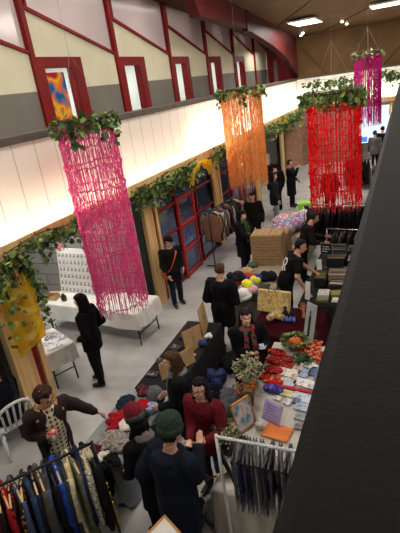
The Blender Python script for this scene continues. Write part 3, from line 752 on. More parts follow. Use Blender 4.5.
slab('cardboard_screen','tall cardboard screen at the far end of the black table','screen',(-3.02,6.2,TT+.012),.5,.52,radians(104),.08,M_kraft,top=.06)
for i,(x,y,rz) in enumerate(((-3.36,5.2,.2),(-3.32,5.6,-.2),(-3.3,5.95,.1),(-3.22,6.25,.3),(-3.34,4.85,0))):
    o = MB().box((-.1,-.07,0),(.1,.07,.012)).box((-.09,-.06,.012),(.09,.06,.016)).build('jewellery_tray',mat('tray',(44,44,46),.5),None,bevel=.004,loc=(x,y,TT+.014),rz=rz); tag(o,'flat black jewellery tray on the black table, left of the cardboard','tray','jewellery trays')
    for k in range(3):
        q = random.Random(i*7+k); p = (x+q.uniform(-.06,.06),y+q.uniform(-.04,.04),TT+.034)
        o = MB().tube([(.018*cos(a*pi/8),.018*sin(a*pi/8),0) for a in range(16)],.004,5,closed=True).build('bracelet',mat('silver',(200,200,205),.25,metal=.9),None,True,loc=p); tag(o,'small silver bracelet on a black jewellery tray','bracelet','silver bracelets')
for i,(x,y,s,m,lab) in enumerate(((-2.93,5.35,.05,K_white,'white cotton bundle beside the slanted cardboard screen'),(-2.92,5.75,.06,mat('blue_pouch',(40,60,120),.8),'blue pouch behind the slanted cardboard screen'),(-2.9,6.0,.06,M_linen,'white pouch before the tall cardboard screen'),(-2.95,5.9,.05,K_gr,'grey pouch before the tall cardboard screen'))):
    soft('pouch',lab,'pouch',(x,y,TT+.012),(s*1.4,s*1.6,s*1.2),m,60+i,4,None,.012,.004)

# -- white garment rail with hanging prints, bottom right
M_wpipe = mat('white_pipe',(236,238,238),.35,(226,228,228),4)
rk = thing('garment_rack','white pipe rack of hanging prints at the bottom right','rack',(-1.2,3.02,0))
MB().tube([(-.33,0,1.6),(.62,0,1.6)],.016,10).build('rail',M_wpipe,rk,True)
for a in (-.33,.62):
    MB().tube([(a,0,1.62),(a,0,.02)],.016,10).build('post',M_wpipe,rk,True)
    MB().tube([(a,-.24,.02),(a,.24,.02)],.016,8).build('foot',M_wpipe,rk,True)
MB().tube([(-.33,0,.3),(.62,0,.3)],.012,8).build('crossbar',M_wpipe,rk,True)
M_sleeve = mat('sleeve_grey',(176,178,186),.25,(96,98,106),7,spec=.6); M_sleeve2 = mat('sleeve_lilac',(104,92,150),.3,(70,62,120),7,spec=.6)
M_hang = mat('black_hanger',(18,18,20),.35)
def print_on_hanger(lab, m, loc, rz):
    t = thing('hanging_print',lab,'print',loc,rz,'prints on the white rack')
    MB().tube(chaikin([(0,0,-.08),(0,0,-.03),(.012,0,.012),(0,0,.022),(-.014,0,.012)],2),.003,5).build('hook',M_hang,t)
    MB().box((-.006,-.17,-.10),(.006,.17,-.08)).box((-.01,-.16,-.13),(.01,-.12,-.1)).box((-.01,.12,-.13),(.01,.16,-.1)).build('clip_hanger',M_hang,t)
    MB().grid(lambda u,v: V((.006*sin(u*6)+.004,(u-.5)*.34,-.13-.56*v)),6,4).grid(lambda u,v: V((.006*sin(u*6)-.004,(u-.5)*.34,-.13-.56*v)),6,4).build('sleeve',m,t,fix=False)
    return t
pa = print_on_hanger('grey print in a clear sleeve clipped on the white rack',M_sleeve,(-1.36,3.02,1.595),.12)
pb_ = print_on_hanger('lilac print in a clear sleeve clipped on the white rack',M_sleeve2,(-1.3,3.02,1.595),.05)
q = random.Random(5)
for i in range(13):
    src = pb_ if i in (1,5,9,10) else pa
    dup(src,(-1.26+i*.034,3.02,1.595),.12+q.uniform(-.16,.16))
vs_ = tag(MB().loft([(0,0,0),(0,0,.01),(0,0,.1),(0,0,.16),(0,0,.19),(0,0,.24)],[.04,.045,.055,.04,.022,.028],None,None,18).build('vase',mat('white_glaze',(222,222,216),.3),None,True,loc=(-1.52,3.55,TT+.012)),'white bottle shaped vase behind the white rack post','vase')
bt = thing('black_tube','black tube leaning against the white rack post','tube',(-1.46,3.2,TT))
MB().tube([(0,0,.02),(-.12,-.06,.55)],.022,10).build('tube',M_black,bt,True); MB().tube([(-.12,-.06,.55),(-.125,-.0625,.57)],.025,10).build('cap',M_leg,bt,True)
hd = thing('hair_bow','brown ribbon bow with a yellow button on the cream table corner','bow',(-1.72,3.3,TT+.012),.5)
for a in (-1,1): MB().grid(lambda u,v: V((a*(.02+.1*u),(v-.5)*(.04+.09*u),.03+.03*sin(u*3)*cos(v*3))),6,6).build('loop',K_brown,hd,True,fix=False)
MB().ell((0,0,.04),(.02,.02,.015)).build('button',mat('yellow_button',(236,196,40),.5),hd,True)
# -- cream table: easel picture, purple card, orange sheet, cup, small triangular card
ez = thing('framed_picture','wood framed picture of a blue green motif propped on the cream table','picture',(-1.635,4.08,TT+.014),radians(61))
T = Matrix.Rotation(radians(-14),4,'X')
MB().box((-.13,0,0),(.13,.008,.36),T).build('artwork',patterned('art_blue','noise2',[(206,198,204),(206,198,206),(60,130,140)],7),ez)
fm = MB()
for lo,hi in (((-.15,-.012,0),(-.13,.016,.38)),((.13,-.012,0),(.15,.016,.38)),((-.15,-.012,-.0),(.15,.016,.02)),((-.15,-.012,.36),(.15,.016,.38))): fm.box(lo,hi,T)
fm.build('frame',mat('oak_frame',(196,140,70),.5,(166,112,50),9),ez)
MB().prism([(.02,0),(.2,0),(.06,.32)],'x',-.008,.008).build('strut',M_timber,ez)
def sheet(label, cat, name, loc, w_, h, rz, m, lean=0, curl=.012):
    mb = MB(); T = Matrix.Rotation(radians(lean),3,'X')
    mb.grid(lambda u,v: T@V(((u-.5)*w_,(v-.5)*h,curl*sin(u*4+v*2)**2+.003)),6,6)
    o = mb.build(name,m,None,True,fix=False,loc=loc,rz=rz); o.modifiers.new('solid','SOLIDIFY').thickness = .002; return tag(o,label,cat)
M_lilac = mat('lilac_card',(190,176,222),.7,(174,160,212),9); M_orange = mat('orange_sheet',(240,140,70),.7,(226,120,54),4)
o = sheet('lilac sign card propped up on the cream table','sign','sign_card',(-1.38,4.3,TT+.13),.27,.25,radians(-24),M_lilac,62,.008)
lt = MB(); q = random.Random(9)
for j in range(5): lt.box((-.09,.07-j*.035,.012),(-.09+q.uniform(.1,.18),.076-j*.035,.0135),Matrix.Rotation(radians(62),4,'X'))
lt.build('lettering',mat('ink_purple',(96,84,130),.8),o)
sheet('bright orange paper sheet flat on the cream table','paper','paper_sheet',(-1.28,4.1,TT+.02),.32,.24,radians(-8),M_orange,0,.004)
cp = thing('plant_pot','small pale ceramic pot beside the framed picture','pot',(-1.5,4.12,TT+.014))
MB().loft([(0,0,0),(0,0,.005),(0,0,.06),(0,0,.075),(0,0,.07),(0,0,.055)],[.035,.042,.05,.05,.044,.042],None,None,20).build('bowl',mat('stone_glaze',(206,204,192),.5,(170,168,156),12),cp,True)
MB().ell((0,0,.055),(.042,.042,.012)).build('soil',mat('moss',(96,104,76),.95,(60,66,46),20),cp,True)
tc_ = thing('tent_card','dark grey folded tent card left of the white rack rail','card',(-1.62,3.72,TT+.014),.5)
MB().prism([(-.07,0),(.07,0),(0,.2)],'x',-.09,-.085).prism([(-.1,0),(-.094,0),(.003,.2),(-.003,.2)],'x',-.085,.085).prism([(.094,0),(.1,0),(.003,.2),(-.003,.2)],'x',-.085,.085).build('card',mat('slate_card',(92,88,92),.6),tc_)
# dried flowers
M_straw = mat('straw_flower',(206,198,168),.9,(170,160,120),12); M_sage = mat('sage_leaf',(112,124,92),.9,(82,96,66),12); M_ofl = mat('orange_flower',(222,110,40),.8,(190,60,40),20)
def bouquet(label, loc, h, spread, n, seed, mats):
    q = random.Random(seed); t = thing('flower_bunch',label,'flowers',loc)
    MB().loft([(0,0,0),(0,0,.01),(0,0,.12),(0,0,.2),(0,0,.17),(0,0,.06)],[.05,.06,.07,.06,.052,.05],None,None,16).build('vase',mat('dark_vase',(52,54,58),.4),t,True)
    st = MB(); bl = [MB() for _ in mats]
    for k in range(n):
        a = q.uniform(0,2*pi); r = spread*sqrt(q.random()); z = h*q.uniform(.7,1.1); e = V((r*cos(a),r*sin(a),z)); m_ = V((r*.3*cos(a),r*.3*sin(a),z*.6))
        st.tube([(0,0,.12),m_,e],.003,4)
        b = 1 if q.random() < .3 else 0
        for _ in range(7): 
            c = e+V((q.gauss(0,.025),q.gauss(0,.025),q.gauss(0,.025)))
            if b == 1: leaf(bl[b],c,.05,V((q.gauss(0,1),q.gauss(0,1),.5)),V((q.gauss(0,1),q.gauss(0,1),1)))
            else: bl[b].ell(c,(.012,.012,.01),None,6,4)
    st.build('stems',M_sage,t)
    t.children[-1].name = 'stem_bundle'
    for b,m in zip(bl,mats):
        if b.v: b.build('blossom',m,t,fix=False)
bouquet('bunch of pale dried flowers on the corner of the cards table',(-1.84,4.86,TT+.01),.36,.2,70,71,[M_straw,M_sage])
bouquet('bunch of pale dried flowers at the aisle corner of the cream table',(-1.72,3.66,TT+.01),.34,.14,50,72,[M_straw,M_sage])
bouquet('bunch of dried flowers with orange heads behind the framed picture',(-1.74,4.5,TT+.01),.3,.13,36,73,[M_ofl,M_sage])
# -- cards and prints table (x -1.78..-.94, y 4.95..6.05)
M_redp = [patterned('red_black_%d'%i,'cells',[(176,26,32),(30,14,18),(206,60,40),(120,14,24)],40+i*9) for i in range(3)]
M_orgp = patterned('orange_black','cells',[(214,84,40),(36,22,22),(236,150,110),(160,30,30)],38)
rows = [(-1.68,5.72,M_redp[0],'red and black patterned purse at the far left of the cards table'),(-1.66,5.5,M_redp[1],'red and black patterned purse in front of the farthest red purse'),(-1.62,5.28,M_redp[2],'red and orange patterned purse beside the white card tray'),
        (-1.56,5.02,patterned('red_yellow','cells',[(206,40,30),(230,140,40),(150,20,26)],34),'red and yellow patterned purse by the purple purse'),(-1.52,4.86,patterned('purple_mix','cells',[(70,60,140),(110,90,170),(40,40,90)],30),'purple patterned purse nearest the framed picture')]
for x,y,m,lab in rows:
    mb = MB().ell((0,0,.025),(.15,.095,.04),None,14,8).ell((.04,.0,.03),(.1,.08,.035)); me = remesh(mb,.012,2); ruffle(me,.004,25,seed=x)
    tag(link(me,'patterned_purse',m,None,True,loc=(x,y,TT+.012),rz=-.2),lab,'purse')
for i in range(4):
    o = MB().box((-.15,-.06,0),(.15,.06,.03)).build('folded_textile',M_orgp,None,bevel=.01,loc=(-1.22,5.72+i*.13,TT+.012+.0),rz=-.12); tag(o,['orange black folded textile nearest the red strip','orange black folded textile second from the velvet','orange black folded textile next to the last','orange black folded textile nearest the velvet table'][i],'textile')
cards = [(-1.42,5.28,.26,.16,(236,226,214),'white card set with pale orange prints in the middle of the table'),(-1.2,5.3,.12,.16,(150,166,196),'blue print left of the farthest blue print'),(-1.06,5.36,.12,.16,(84,100,140),'dark blue print at the right of the cards table'),
         (-1.4,5.06,.22,.13,(196,196,206),'grey printed card set before the white set'),(-1.14,5.08,.24,.13,(238,238,236),'plain white card stack right of the grey set'),(-1.12,4.78,.2,.13,(206,212,222),'pale blue print by the orange sheet'),(-1.32,4.82,.13,.1,(214,206,150),'cream and yellow tag card beside the lilac sign'),
         (-1.08,4.6,.16,.12,(176,190,206),'blue grey print beside the lilac sign'),(-1.16,5.5,.2,.1,(226,226,224),'white card row at the back of the table'),(-1.05,4.42,.14,.1,(150,160,170),'grey print nearest the orange sheet')]
for x,y,w_,h,c,lab in cards:
    m = mat('card_%d_%d'%c[:2],c,.5,tuple(int(k*.72) for k in c),24,lo=.4,hi=.5)
    w_ *= 1.25; h *= 1.25
    o = MB().box((-w_/2,-h/2,0),(w_/2,h/2,.018)).build('card_stack',m,None,loc=(x,y,TT+.013),rz=-.22,bevel=.002); tag(o,lab,'cards')
more = [(-1.62,5.62,.16,.12,(90,30,34)),(-1.3,5.2,.1,.12,(206,190,170)),(-1.0,5.2,.1,.12,(120,130,170)),(-1.5,5.32,.1,.1,(226,206,190)),(-1.3,5.42,.14,.1,(214,180,160)),(-1.02,4.9,.12,.12,(70,80,110)),(-1.28,4.66,.1,.12,(220,220,228)),(-1.05,5.02,.1,.1,(200,204,212)),(-1.52,5.14,.1,.08,(170,60,50)),(-1.18,4.7,.1,.1,(96,110,140)),(-1.0,5.55,.12,.1,(60,70,60)),(-1.36,5.6,.1,.1,(190,170,140)),(-1.42,4.7,.1,.08,(226,222,206)),(-1.05,4.25,.12,.1,(120,120,126)),(-1.55,3.9,.14,.1,(206,206,200)),(-1.25,3.82,.2,.14,(190,186,180))]
places = ['between the red purses','left of the blue print','right of the dark blue print','beside the red and orange purse','behind the white card set','at the right end of the red ribbon','below the red ribbon','behind the red ribbon','by the purple purse','left of the blue grey print','beside the orange black textiles','beside the herb bunch','behind the lilac sign','right of the orange sheet','behind the white rack rail','in front of the orange sheet']
for (x,y,w_,h,c),ps in zip(more,places):
    m = mat('scard_%d_%d_%d'%c,c,.5,tuple(int(k*.65) for k in c),30,lo=.4,hi=.5)
    o = MB().box((-w_/2,-h/2,0),(w_/2,h/2,.02)).build('card_stack',m,None,loc=(x,y,TT+.013),rz=rnd.uniform(-.4,.1),bevel=.002); tag(o,'small printed card pile lying '+ps,'cards')
o = MB().box((-.22,-.03,0),(.22,.03,.03)).build('ribbon_roll',mat('ribbon_red',(196,28,44),.6),None,bevel=.01,loc=(-1.22,4.92,TT+.013),rz=-.1); tag(o,'bright red ribbon strip lying across the cards','ribbon')
# wooden bowl with orange squash and greens
bw_ = thing('wooden_bowl','wooden bowl with an orange squash and leaves in front of the velvet table','bowl',(-1.45,5.92,TT+.012))
MB().loft([(0,0,0),(0,0,.01),(0,0,.07),(0,0,.1),(0,0,.09),(0,0,.03)],[.07,.09,.15,.17,.155,.07],None,None,24).build('bowl',mat('bowl_wood',(150,96,44),.5,(110,66,28),8),bw_,True)
sq = thing('squash','round orange squash in the wooden bowl','squash',(-1.44,5.93,TT+.06)); mb = MB().ell((0,0,.06),(.09,.09,.065),None,24,10)
mb.v = [tuple(V((x*(1+.08*cos(8*atan2(y,x))),y*(1+.08*cos(8*atan2(y,x))),z))) for x,y,z in mb.v]; mb.build('flesh',mat('squash_orange',(226,116,40),.45,(190,84,30),8),sq,True); MB().tube([(0,0,.11),(.01,0,.16)],.01,6).build('stem',M_sage,sq)
gl = MB(); q = random.Random(8)
for k in range(70): 
    a = q.uniform(0,6.28); leaf(gl,V((.15*cos(a),.15*sin(a),.1+q.uniform(0,.06))),.07,V((cos(a),sin(a),q.uniform(-.3,.6))),V((q.gauss(0,.4),q.gauss(0,.4),1)),q.randint(0,1))
tag(gl.build('leaf_wreath',LM,None,fix=False,loc=(-1.45,5.92,TT+.015)),'green leaf wreath round the orange squash','wreath')
hb = MB()
for k in range(60):
    leaf(hb,V((q.uniform(-.12,.12),q.uniform(-.1,.1),.02+q.uniform(0,.05))),.06,V((q.gauss(0,1),q.gauss(0,1),.3)),V((q.gauss(0,.4),q.gauss(0,.4),1)),q.randint(0,1))
tag(hb.build('herb_bunch',[mat('herb',(50,92,60),.6,(30,60,40),12),M_sage],None,fix=False,loc=(-1.28,5.58,TT+.012)),'dark green herb bunch between the cards and the textiles','herbs')

# -- velvet table: yellow suitcase, mannequin hand, toy figures, white cloth strip
sc_ = thing('suitcase','yellow floral suitcase standing open on the burgundy velvet','suitcase',(-2.06,6.96,TT+.012),radians(-8)); T = Matrix.Rotation(radians(-18),4,'X')
MB().box((-.3,0,0),(.3,.1,.4),T).build('lid',patterned('yellow_floral','noise',[(206,176,90),(220,196,130),(176,150,104),(210,184,100)],11),sc_,bevel=.02)
MB().tube([(-.06,.05,.39),(-.05,.05,.44),(.05,.05,.44),(.06,.05,.39)],.01,6).build('handle',K_brown,sc_)
rp_ = MB().grid(lambda u,v: V(((u-.5)*.56,-.04+.05*sin(v*3),.05+.30*v+.02*sin(u*14))),14,8)
mh = thing('mannequin_hand','pale orange wooden hand standing upright on the velvet table','hand display',(-1.5,6.9,TT+.012)); mb = MB(); mb.rcone((0,0,0),(0,0,.13),.028,.022); mb.ell((0,0,.16),(.035,.016,.045))
for k,(x,L) in enumerate(((-.026,.075),(-.009,.09),(.009,.085),(.026,.065))): mb.chain([(x,0,.19),(x*1.5,-.003,.19+L*.6),(x*1.7,-.012,.19+L)],[.0085,.0075,.006],8)
mb.chain([(-.03,0,.14),(-.058,-.01,.175),(-.066,-.018,.2)],[.01,.009,.007],8); link(remesh(mb,.005,2),'hand',mat('hand_wood',(226,150,104),.6),mh,True)
for i,x in enumerate((-1.78,-1.66)):
    t = thing('knitted_doll','%s blue footed knitted doll sitting on the velvet table'%('left' if i == 0 else 'right'),'doll',(x,6.78,TT+.012))
    mb = MB().ell((0,0,.12),(.04,.035,.07)).ell((0,0,.21),(.035,.035,.035)); mb.rcone((-.03,0,.15),(-.06,-.04,.1),.014,.012); mb.rcone((.03,0,.15),(.06,-.04,.1),.014,.012); link(remesh(mb,.01,2),'body',cloth('doll_grey',(60,64,80),(36,38,50)),t,True)
    for a in (-1,1): MB().rcone((a*.025,-.01,.05),(a*.035,-.09,.03),.02,.03).build('leg',mat('doll_blue',(84,112,190),.8),t,True)
soft('velvet_cushion','yellow and grey velvet cushion in front of the suitcase','cushion',(-1.93,6.72,TT+.012),(.13,.1,.11),patterned('cushion_mix','noise',[(196,160,60),(150,140,120),(214,196,140)],14),80)
stp = tag(MB().grid(lambda u,v: V((.03*sin(v*5)+(u-.5)*.09,-.52-.02*sin(v*9)-.015+.001*v,-.6*v)),3,14).build('lace_strip',mat('lace',(214,206,206),.9,(150,140,146),30),None,True,fix=False,loc=(-1.27,6.7,TT)),'white lace strip hanging down the front of the velvet table','lace')
stp.modifiers.new('solid','SOLIDIFY').thickness = .006
# white folding board with a slot beside the velvet table
wb = thing('sandwich_board','pale folding board leaning beside the velvet table','board',(-1.3,6.12,TT+.012),radians(-38)); T = Matrix.Rotation(radians(-12),4,'X')
MB().box((-.1,0,0),(.1,.02,.62),T).build('panel',mat('pale_board',(188,192,190),.6,(160,166,166),5),wb); MB().box((-.02,-.004,.1),(.02,.0,.42),T).build('slot',M_black,wb); MB().prism([(.02,0),(.2,0),(.1,.5)],'x',-.01,.01).build('strut',M_leg,wb)
# -- long dark table: boxes, prints, sign
def box_of(label, name, loc, sx, sy, h, rz, m, fill, cat='box'):
    t = thing(name,label,cat,loc,rz)
    b = MB().box((-sx/2,-sy/2,0),(sx/2,sy/2,.01))
    for lo,hi in (((-sx/2,-sy/2,0),(-sx/2+.01,sy/2,h)),((sx/2-.01,-sy/2,0),(sx/2,sy/2,h)),((-sx/2,-sy/2,0),(sx/2,-sy/2+.01,h)),((-sx/2,sy/2-.01,0),(sx/2,sy/2,h))): b.box(lo,hi)
    b.build('tray',m,t)
    f = MB(); q = random.Random(int(loc[1]*100)); n = int(sy/.012)
    for k in range(n-3): f.box((-sx/2+.015,-sy/2+.015+k*.012,.01),(sx/2-.015,-sy/2+.022+k*.012,h*q.uniform(.85,1.05)),Matrix.Rotation(radians(q.uniform(-1,1)),4,'X'),q.randint(0,len(fill)-1))
    o = f.build('sleeves',fill,t); o.name = 'sleeve_row'; o['kind'] = 'stuff'
    return t
F1 = [M_card,mat('sl_a',(190,180,170),.5),mat('sl_b',(70,66,66),.5),mat('sl_c',(150,120,90),.5)]; F2 = [mat('sl_d',(40,40,44),.4),mat('sl_e',(96,92,90),.4),mat('sl_f',(150,140,60),.5),mat('sl_g',(60,50,50),.4)]
box_of('shallow wooden tray of white print sleeves on the dark table, middle','print_tray',(-1.1,8.55,TT+.012),.42,.34,.14,.05,mat('tray_wood',(150,136,112),.6),F1)
box_of('black box of records at the far end of the dark table','record_box',(-1.3,9.75,TT+.012),.36,.4,.2,.0,M_leg,F2)
box_of('black box of records right of the far record box','record_box',(-.9,9.7,TT+.012),.34,.4,.2,.0,M_leg,F2)
box_of('black box of records just behind the blackboard sign','record_box',(-1.25,9.25,TT+.012),.36,.36,.2,.0,M_leg,F2)
box_of('black box of mixed prints right of the blackboard sign','print_box',(-.85,9.2,TT+.012),.34,.36,.18,.0,M_leg,F1)
box_of('black crate of magazines by the leaning man','magazine_crate',(-1.42,8.3,TT+.012),.2,.42,.18,.0,M_leg,F2)
box_of('low tray of dark and white cards before the wooden tray','card_tray',(-1.05,8.12,TT+.012),.4,.28,.1,-.05,M_leg,F1)
items = [(-1.3,7.78,.2,.26,.05,(206,204,196),'white zine lying on the dark table before the leaning man'),(-1.08,7.82,.2,.2,.04,(150,140,60),'olive yellow zine beside the white zine'),(-.86,7.85,.16,.22,.04,(214,190,50),'yellow zine at the right of the dark table'),(-1.0,7.55,.24,.16,.03,(214,210,200),'white booklet at the near end of the dark table'),
         (-1.28,7.5,.2,.14,.06,(110,110,60),'green brown booklet stack at the near end of the dark table'),(-.84,7.5,.14,.16,.03,(196,170,40),'mustard booklet at the near right corner of the dark table'),(-.84,8.4,.14,.2,.02,(190,120,90),'terracotta print beside the wooden tray'),(-.98,8.9,.2,.16,.06,(96,92,88),'grey book pile between tray and record boxes')]
for x,y,sx,sy,h,c,lab in items:
    o = MB().box((-sx/2,-sy/2,0),(sx/2,sy/2,h)).box((-sx/2+.02,-sy/2+.02,h),(sx/2-.02,sy/2-.02,h+.003),None,1).build('booklet',[mat('bk_%d_%d_%d'%c,c,.5),mat('bkp_%d_%d_%d'%c,tuple(int(k*.75) for k in c),.5,c,20)],None,bevel=.003,loc=(x,y,TT+.013),rz=rnd.uniform(-.2,.2)); tag(o,lab,'booklet')
bs = thing('blackboard_sign','small square blackboard sign with white writing over the dark table','sign',(-1.42,9.05,TT+.012),radians(-14))
MB().tube([(0,.01,0),(0,.01,.42)],.008,6).build('stand',M_black,bs); MB().box((-.05,-.05,0),(.05,.05,.01)).build('base',M_black,bs)
MB().box((-.12,-.006,.3),(.12,.006,.54)).build('board',M_black,bs)
fr_ = MB()
for lo,hi in (((-.125,-.01,.295),(-.115,.008,.545)),((.115,-.01,.295),(.125,.008,.545)),((-.125,-.01,.295),(.125,.008,.305)),((-.125,-.01,.535),(.125,.008,.545))): fr_.box(lo,hi)
fr_.build('frame',mat('sign_frame',(120,118,112),.5),bs)
lt = MB(); q = random.Random(4)
for j,(n,z) in enumerate(((5,.46),(6,.41),(4,.36))):
    for k in range(n): lt.box((-.08+k*.028,-.009,z),(-.062+k*.028+q.uniform(-.006,.003),-.007,z+q.uniform(.012,.022)))
lt.build('lettering',M_white,bs)
# leaning white boards held by the leaning man
for i,(x,y,rz,lab) in enumerate(((-1.5,8.62,.35,'white card stood upright by the far edge of the leaning man'),(-1.56,7.55,-.5,'white card stood upright at the near side of the leaning man'))):
    slab('white_card',lab,'card',(x,y,TT+.012),.1,.34,rz,.15,M_card,.01)
# -- heap of soft toys and hats on a stand beside the man in black
hs = thing('display_plinth','grey fabric plinth under the bright heap of hats','plinth',(-2.72,7.62,0)); MB().box((-.36,-.34,0),(.36,.34,.82)).build('body',mat('plinth_grey',(110,106,100),.85),hs,bevel=.02); MB().box((-.38,-.36,.82),(.38,.36,.84)).build('top_board',M_leg,hs)
cols = [((232,226,60),'acid yellow'),((214,50,90),'pink'),((240,240,236),'white'),((40,60,140),'royal blue'),((60,64,72),'charcoal'),((150,150,156),'pale grey'),((190,40,50),'scarlet'),((84,160,190),'sky blue'),((120,110,100),'taupe'),((30,30,36),'black'),((230,180,190),'blush'),((110,120,70),'olive')]
q = random.Random(12)
for i,(c,nm) in enumerate(cols):
    a = i*2.4; r_ = .08+.2*((i*7)%5)/5; z = .85+(.12 if i%3 == 0 else 0)+(.08 if i%4 == 1 else 0)
    m = cloth('heap_'+nm.replace(' ','_'),c)
    if i%3 == 2: beanie('knitted_beanie',nm+' knitted beanie in the bright heap on the plinth',(-2.68+r_*cos(a)*1.1,7.55+r_*sin(a)*1.1,z),m,m,a,1.15,.3)
    else: soft('knitted_hat',nm+' knitted hat in the bright heap on the plinth','hat',(-2.68+r_*cos(a)*1.1,7.55+r_*sin(a)*1.1,z),(.17,.15,.14),m,90+i,5)
tag(MB().tube(chaikin([(-.14,0,.06),(-.05,.1,.1),(.08,.06,.12),(.14,-.06,.06),(.02,-.12,.04)],2),.016,8,closed=True).build('trim_ring',mat('hi_vis',(240,250,80),.5),None,True,loc=(-2.62,7.42,.9)),'acid yellow looped band hanging on the heap of hats','band')
tag(MB().tube(chaikin([(-.16,0,.03),(-.08,-.1,.0),(.06,-.13,-.02),(.16,-.05,.03)],2),.014,8).build('trim_band',M_white,None,True,loc=(-2.68,7.36,.88)),'white curved band below the acid yellow loop','band')
# crates
M_crate = boards('crate_slats',(164,132,92),(148,116,78),1,(1,1,1),(radians(90),0,0),(70,52,34),.02,.8,3.0,.085,0)
M_crate2 = mat('crate_wood',(168,138,96),.8,(136,108,72),9,stretch=(1,6,6))
def crate(label, loc, sx, sy, h, rz):
    t = thing('wooden_crate',label,'crate',loc,rz)
    for sgn in (-1,1):
        for k in range(5):
            z = .01+k*h/5; m = MB().box((-sx/2,sgn*sy/2-.008,z),(sx/2,sgn*sy/2+.008,z+h/5-.012)); m.build('side_slat',M_crate2,t)
            m = MB().box((sgn*sx/2-.008,-sy/2,z),(sgn*sx/2+.008,sy/2,z+h/5-.012)); m.build('end_slat',M_crate2,t)
    for a in (-1,1):
        for b in (-1,1): MB().box((a*(sx/2-.02)-.018,b*(sy/2-.02)-.018,0),(a*(sx/2-.02)+.018,b*(sy/2-.02)+.018,h)).build('corner_post',M_crate2,t)
    for k in range(5): MB().box((-sx/2+k*sx/5,-sy/2,h),(-sx/2+(k+1)*sx/5-.008,sy/2,h+.012)).build('top_slat',M_crate2,t)
    return t
crate('lower wooden crate of the stack on the beige table',(-2.72,9.35,TT+.012),.66,.46,.33,.08)
crate('upper wooden crate stacked on the lower crate',(-2.72,9.35,TT+.36),.66,.46,.33,.05)
crate('wooden crate behind the crate stack',(-2.72,10.0,TT+.012),.62,.44,.5,.0)
soft('brown_parcel','brown paper parcel left of the crate stack','parcel',(-3.02,8.6,TT+.012),(.14,.12,.1),M_kraft,120)
soft('grey_jacket','grey knitted jacket folded on the crate table, near end','jacket',(-2.85,8.15,TT+.012),(.26,.14,.1),K_gr,121)
soft('black_bag','black cloth bag with tan trim on the crate table','bag',(-2.52,8.3,TT+.012),(.22,.16,.14),K_dark,122)
soft('succulent','small green plant in front of the crates','plant',(-3.0,9.0,TT+.012),(.09,.09,.1),mat('succ',(80,110,90),.7,(50,80,60),20),123)
# bags table
for i,(x,y,r_,c,lab) in enumerate(((-2.85,11.3,.26,[(196,90,120),(96,140,170),(230,200,200)],'pink and blue patterned bag on the middle table, near end'),(-2.6,11.7,.26,[(220,180,190),(120,150,190),(200,70,100)],'pale pink patterned bag behind the pink and blue bag'),(-3.0,12.0,.2,[(230,224,210),(200,120,140),(190,190,200)],'white and pink quilted bag on the middle table'),(-3.0,10.95,.16,[(206,160,70),(150,100,50),(230,190,120)],'mustard yellow bag at the near left of the middle table'),(-2.55,12.4,.18,[(236,226,200),(220,210,190),(200,180,150)],'cream fluffy roll at the back of the middle table'))):
    soft('patterned_bag',lab,'bag',(x,y,TT+.012),(r_*1.45,r_*1.3,r_*1.15),patterned('bagpat_%d'%i,'noise',c,14),130+i)
gb = thing('toy_box','lime green box with a black round hole near the red tinsel','box',(-2.62,13.2,TT+.012),.2)
MB().box((-.22,-.18,0),(.22,.18,.32)).build('body',mat('lime',(150,220,60),.6),gb,bevel=.02); MB().tube([(0,-.181,.18),(0,-.19,.18)],.09,20).build('hole',M_black,gb)
# far tables
slab('white_sign','white upright card sign on the far black table','sign',(-5.95,21.25,TT+.012),.36,.5,radians(10),.1,M_card)
for i,(x,y,c,lab) in enumerate(((-1.75,19.2,(60,58,58),'black box on the far grey table, left'),(-1.35,19.2,(190,188,184),'white box on the far grey table, right'))):
    o = MB().box((-.17,-.14,0),(.17,.14,.16)).box((-.15,-.12,.16),(.15,.12,.17),None,1).build('cardboard_box',[mat('fb%d'%i,c,.6),M_leg],None,loc=(x,y,TT+.013),bevel=.01); tag(o,lab,'box')
# end wall dressing
o = MB().box((-6.3,24.72,0),(-4.75,24.78,2.55)).build('chipboard',M_osb,None); tag(o,'tall chipboard panel standing against the end wall','panel')
o = MB().box((-5.75,24.62,0),(-4.9,24.7,1.75)).build('salmon_board',mat('salmon_panel',(196,146,120),.7,(176,128,104),4),None); tag(o,'salmon coloured panel leaning against the chipboard panel','panel')
for i,(x,z,c) in enumerate(((-5.5,2.05,(150,150,90)),(-5.15,2.05,(96,120,120)),(-4.95,1.75,(140,40,44)))):
    o = MB().box((-.15,-.01,-.17),(.15,.01,.17)).build('poster',mat('poster_%d'%i,c,.7,(206,186,140),8),None,loc=(x,24.708,z)); tag(o,['olive poster pinned left on the chipboard panel','teal poster pinned beside the olive one','small red poster low on the chipboard panel'][i],'poster')
sr = thing('projection_screen','bright white projection screen at the far end by the purple tinsel','screen',(-1.35,24.66,0))
MB().box((-.72,-.02,.9),(.75,.02,2.6)).build('screen_sheet',emis('screen_light',(226,236,255),1.2),sr); MB().box((-.76,-.03,.84),(.79,.03,.9)).build('bottom_bar',M_black,sr)
MB().box((-.72,-.026,.95),(-.35,-.021,1.2)).build('blue_caption',emis('screen_blue',(90,150,230),1.0),sr)
for a in (-.6,.6): MB().tube([(a,0,.86),(a,0,0)],.02,8).build('leg',M_black,sr)

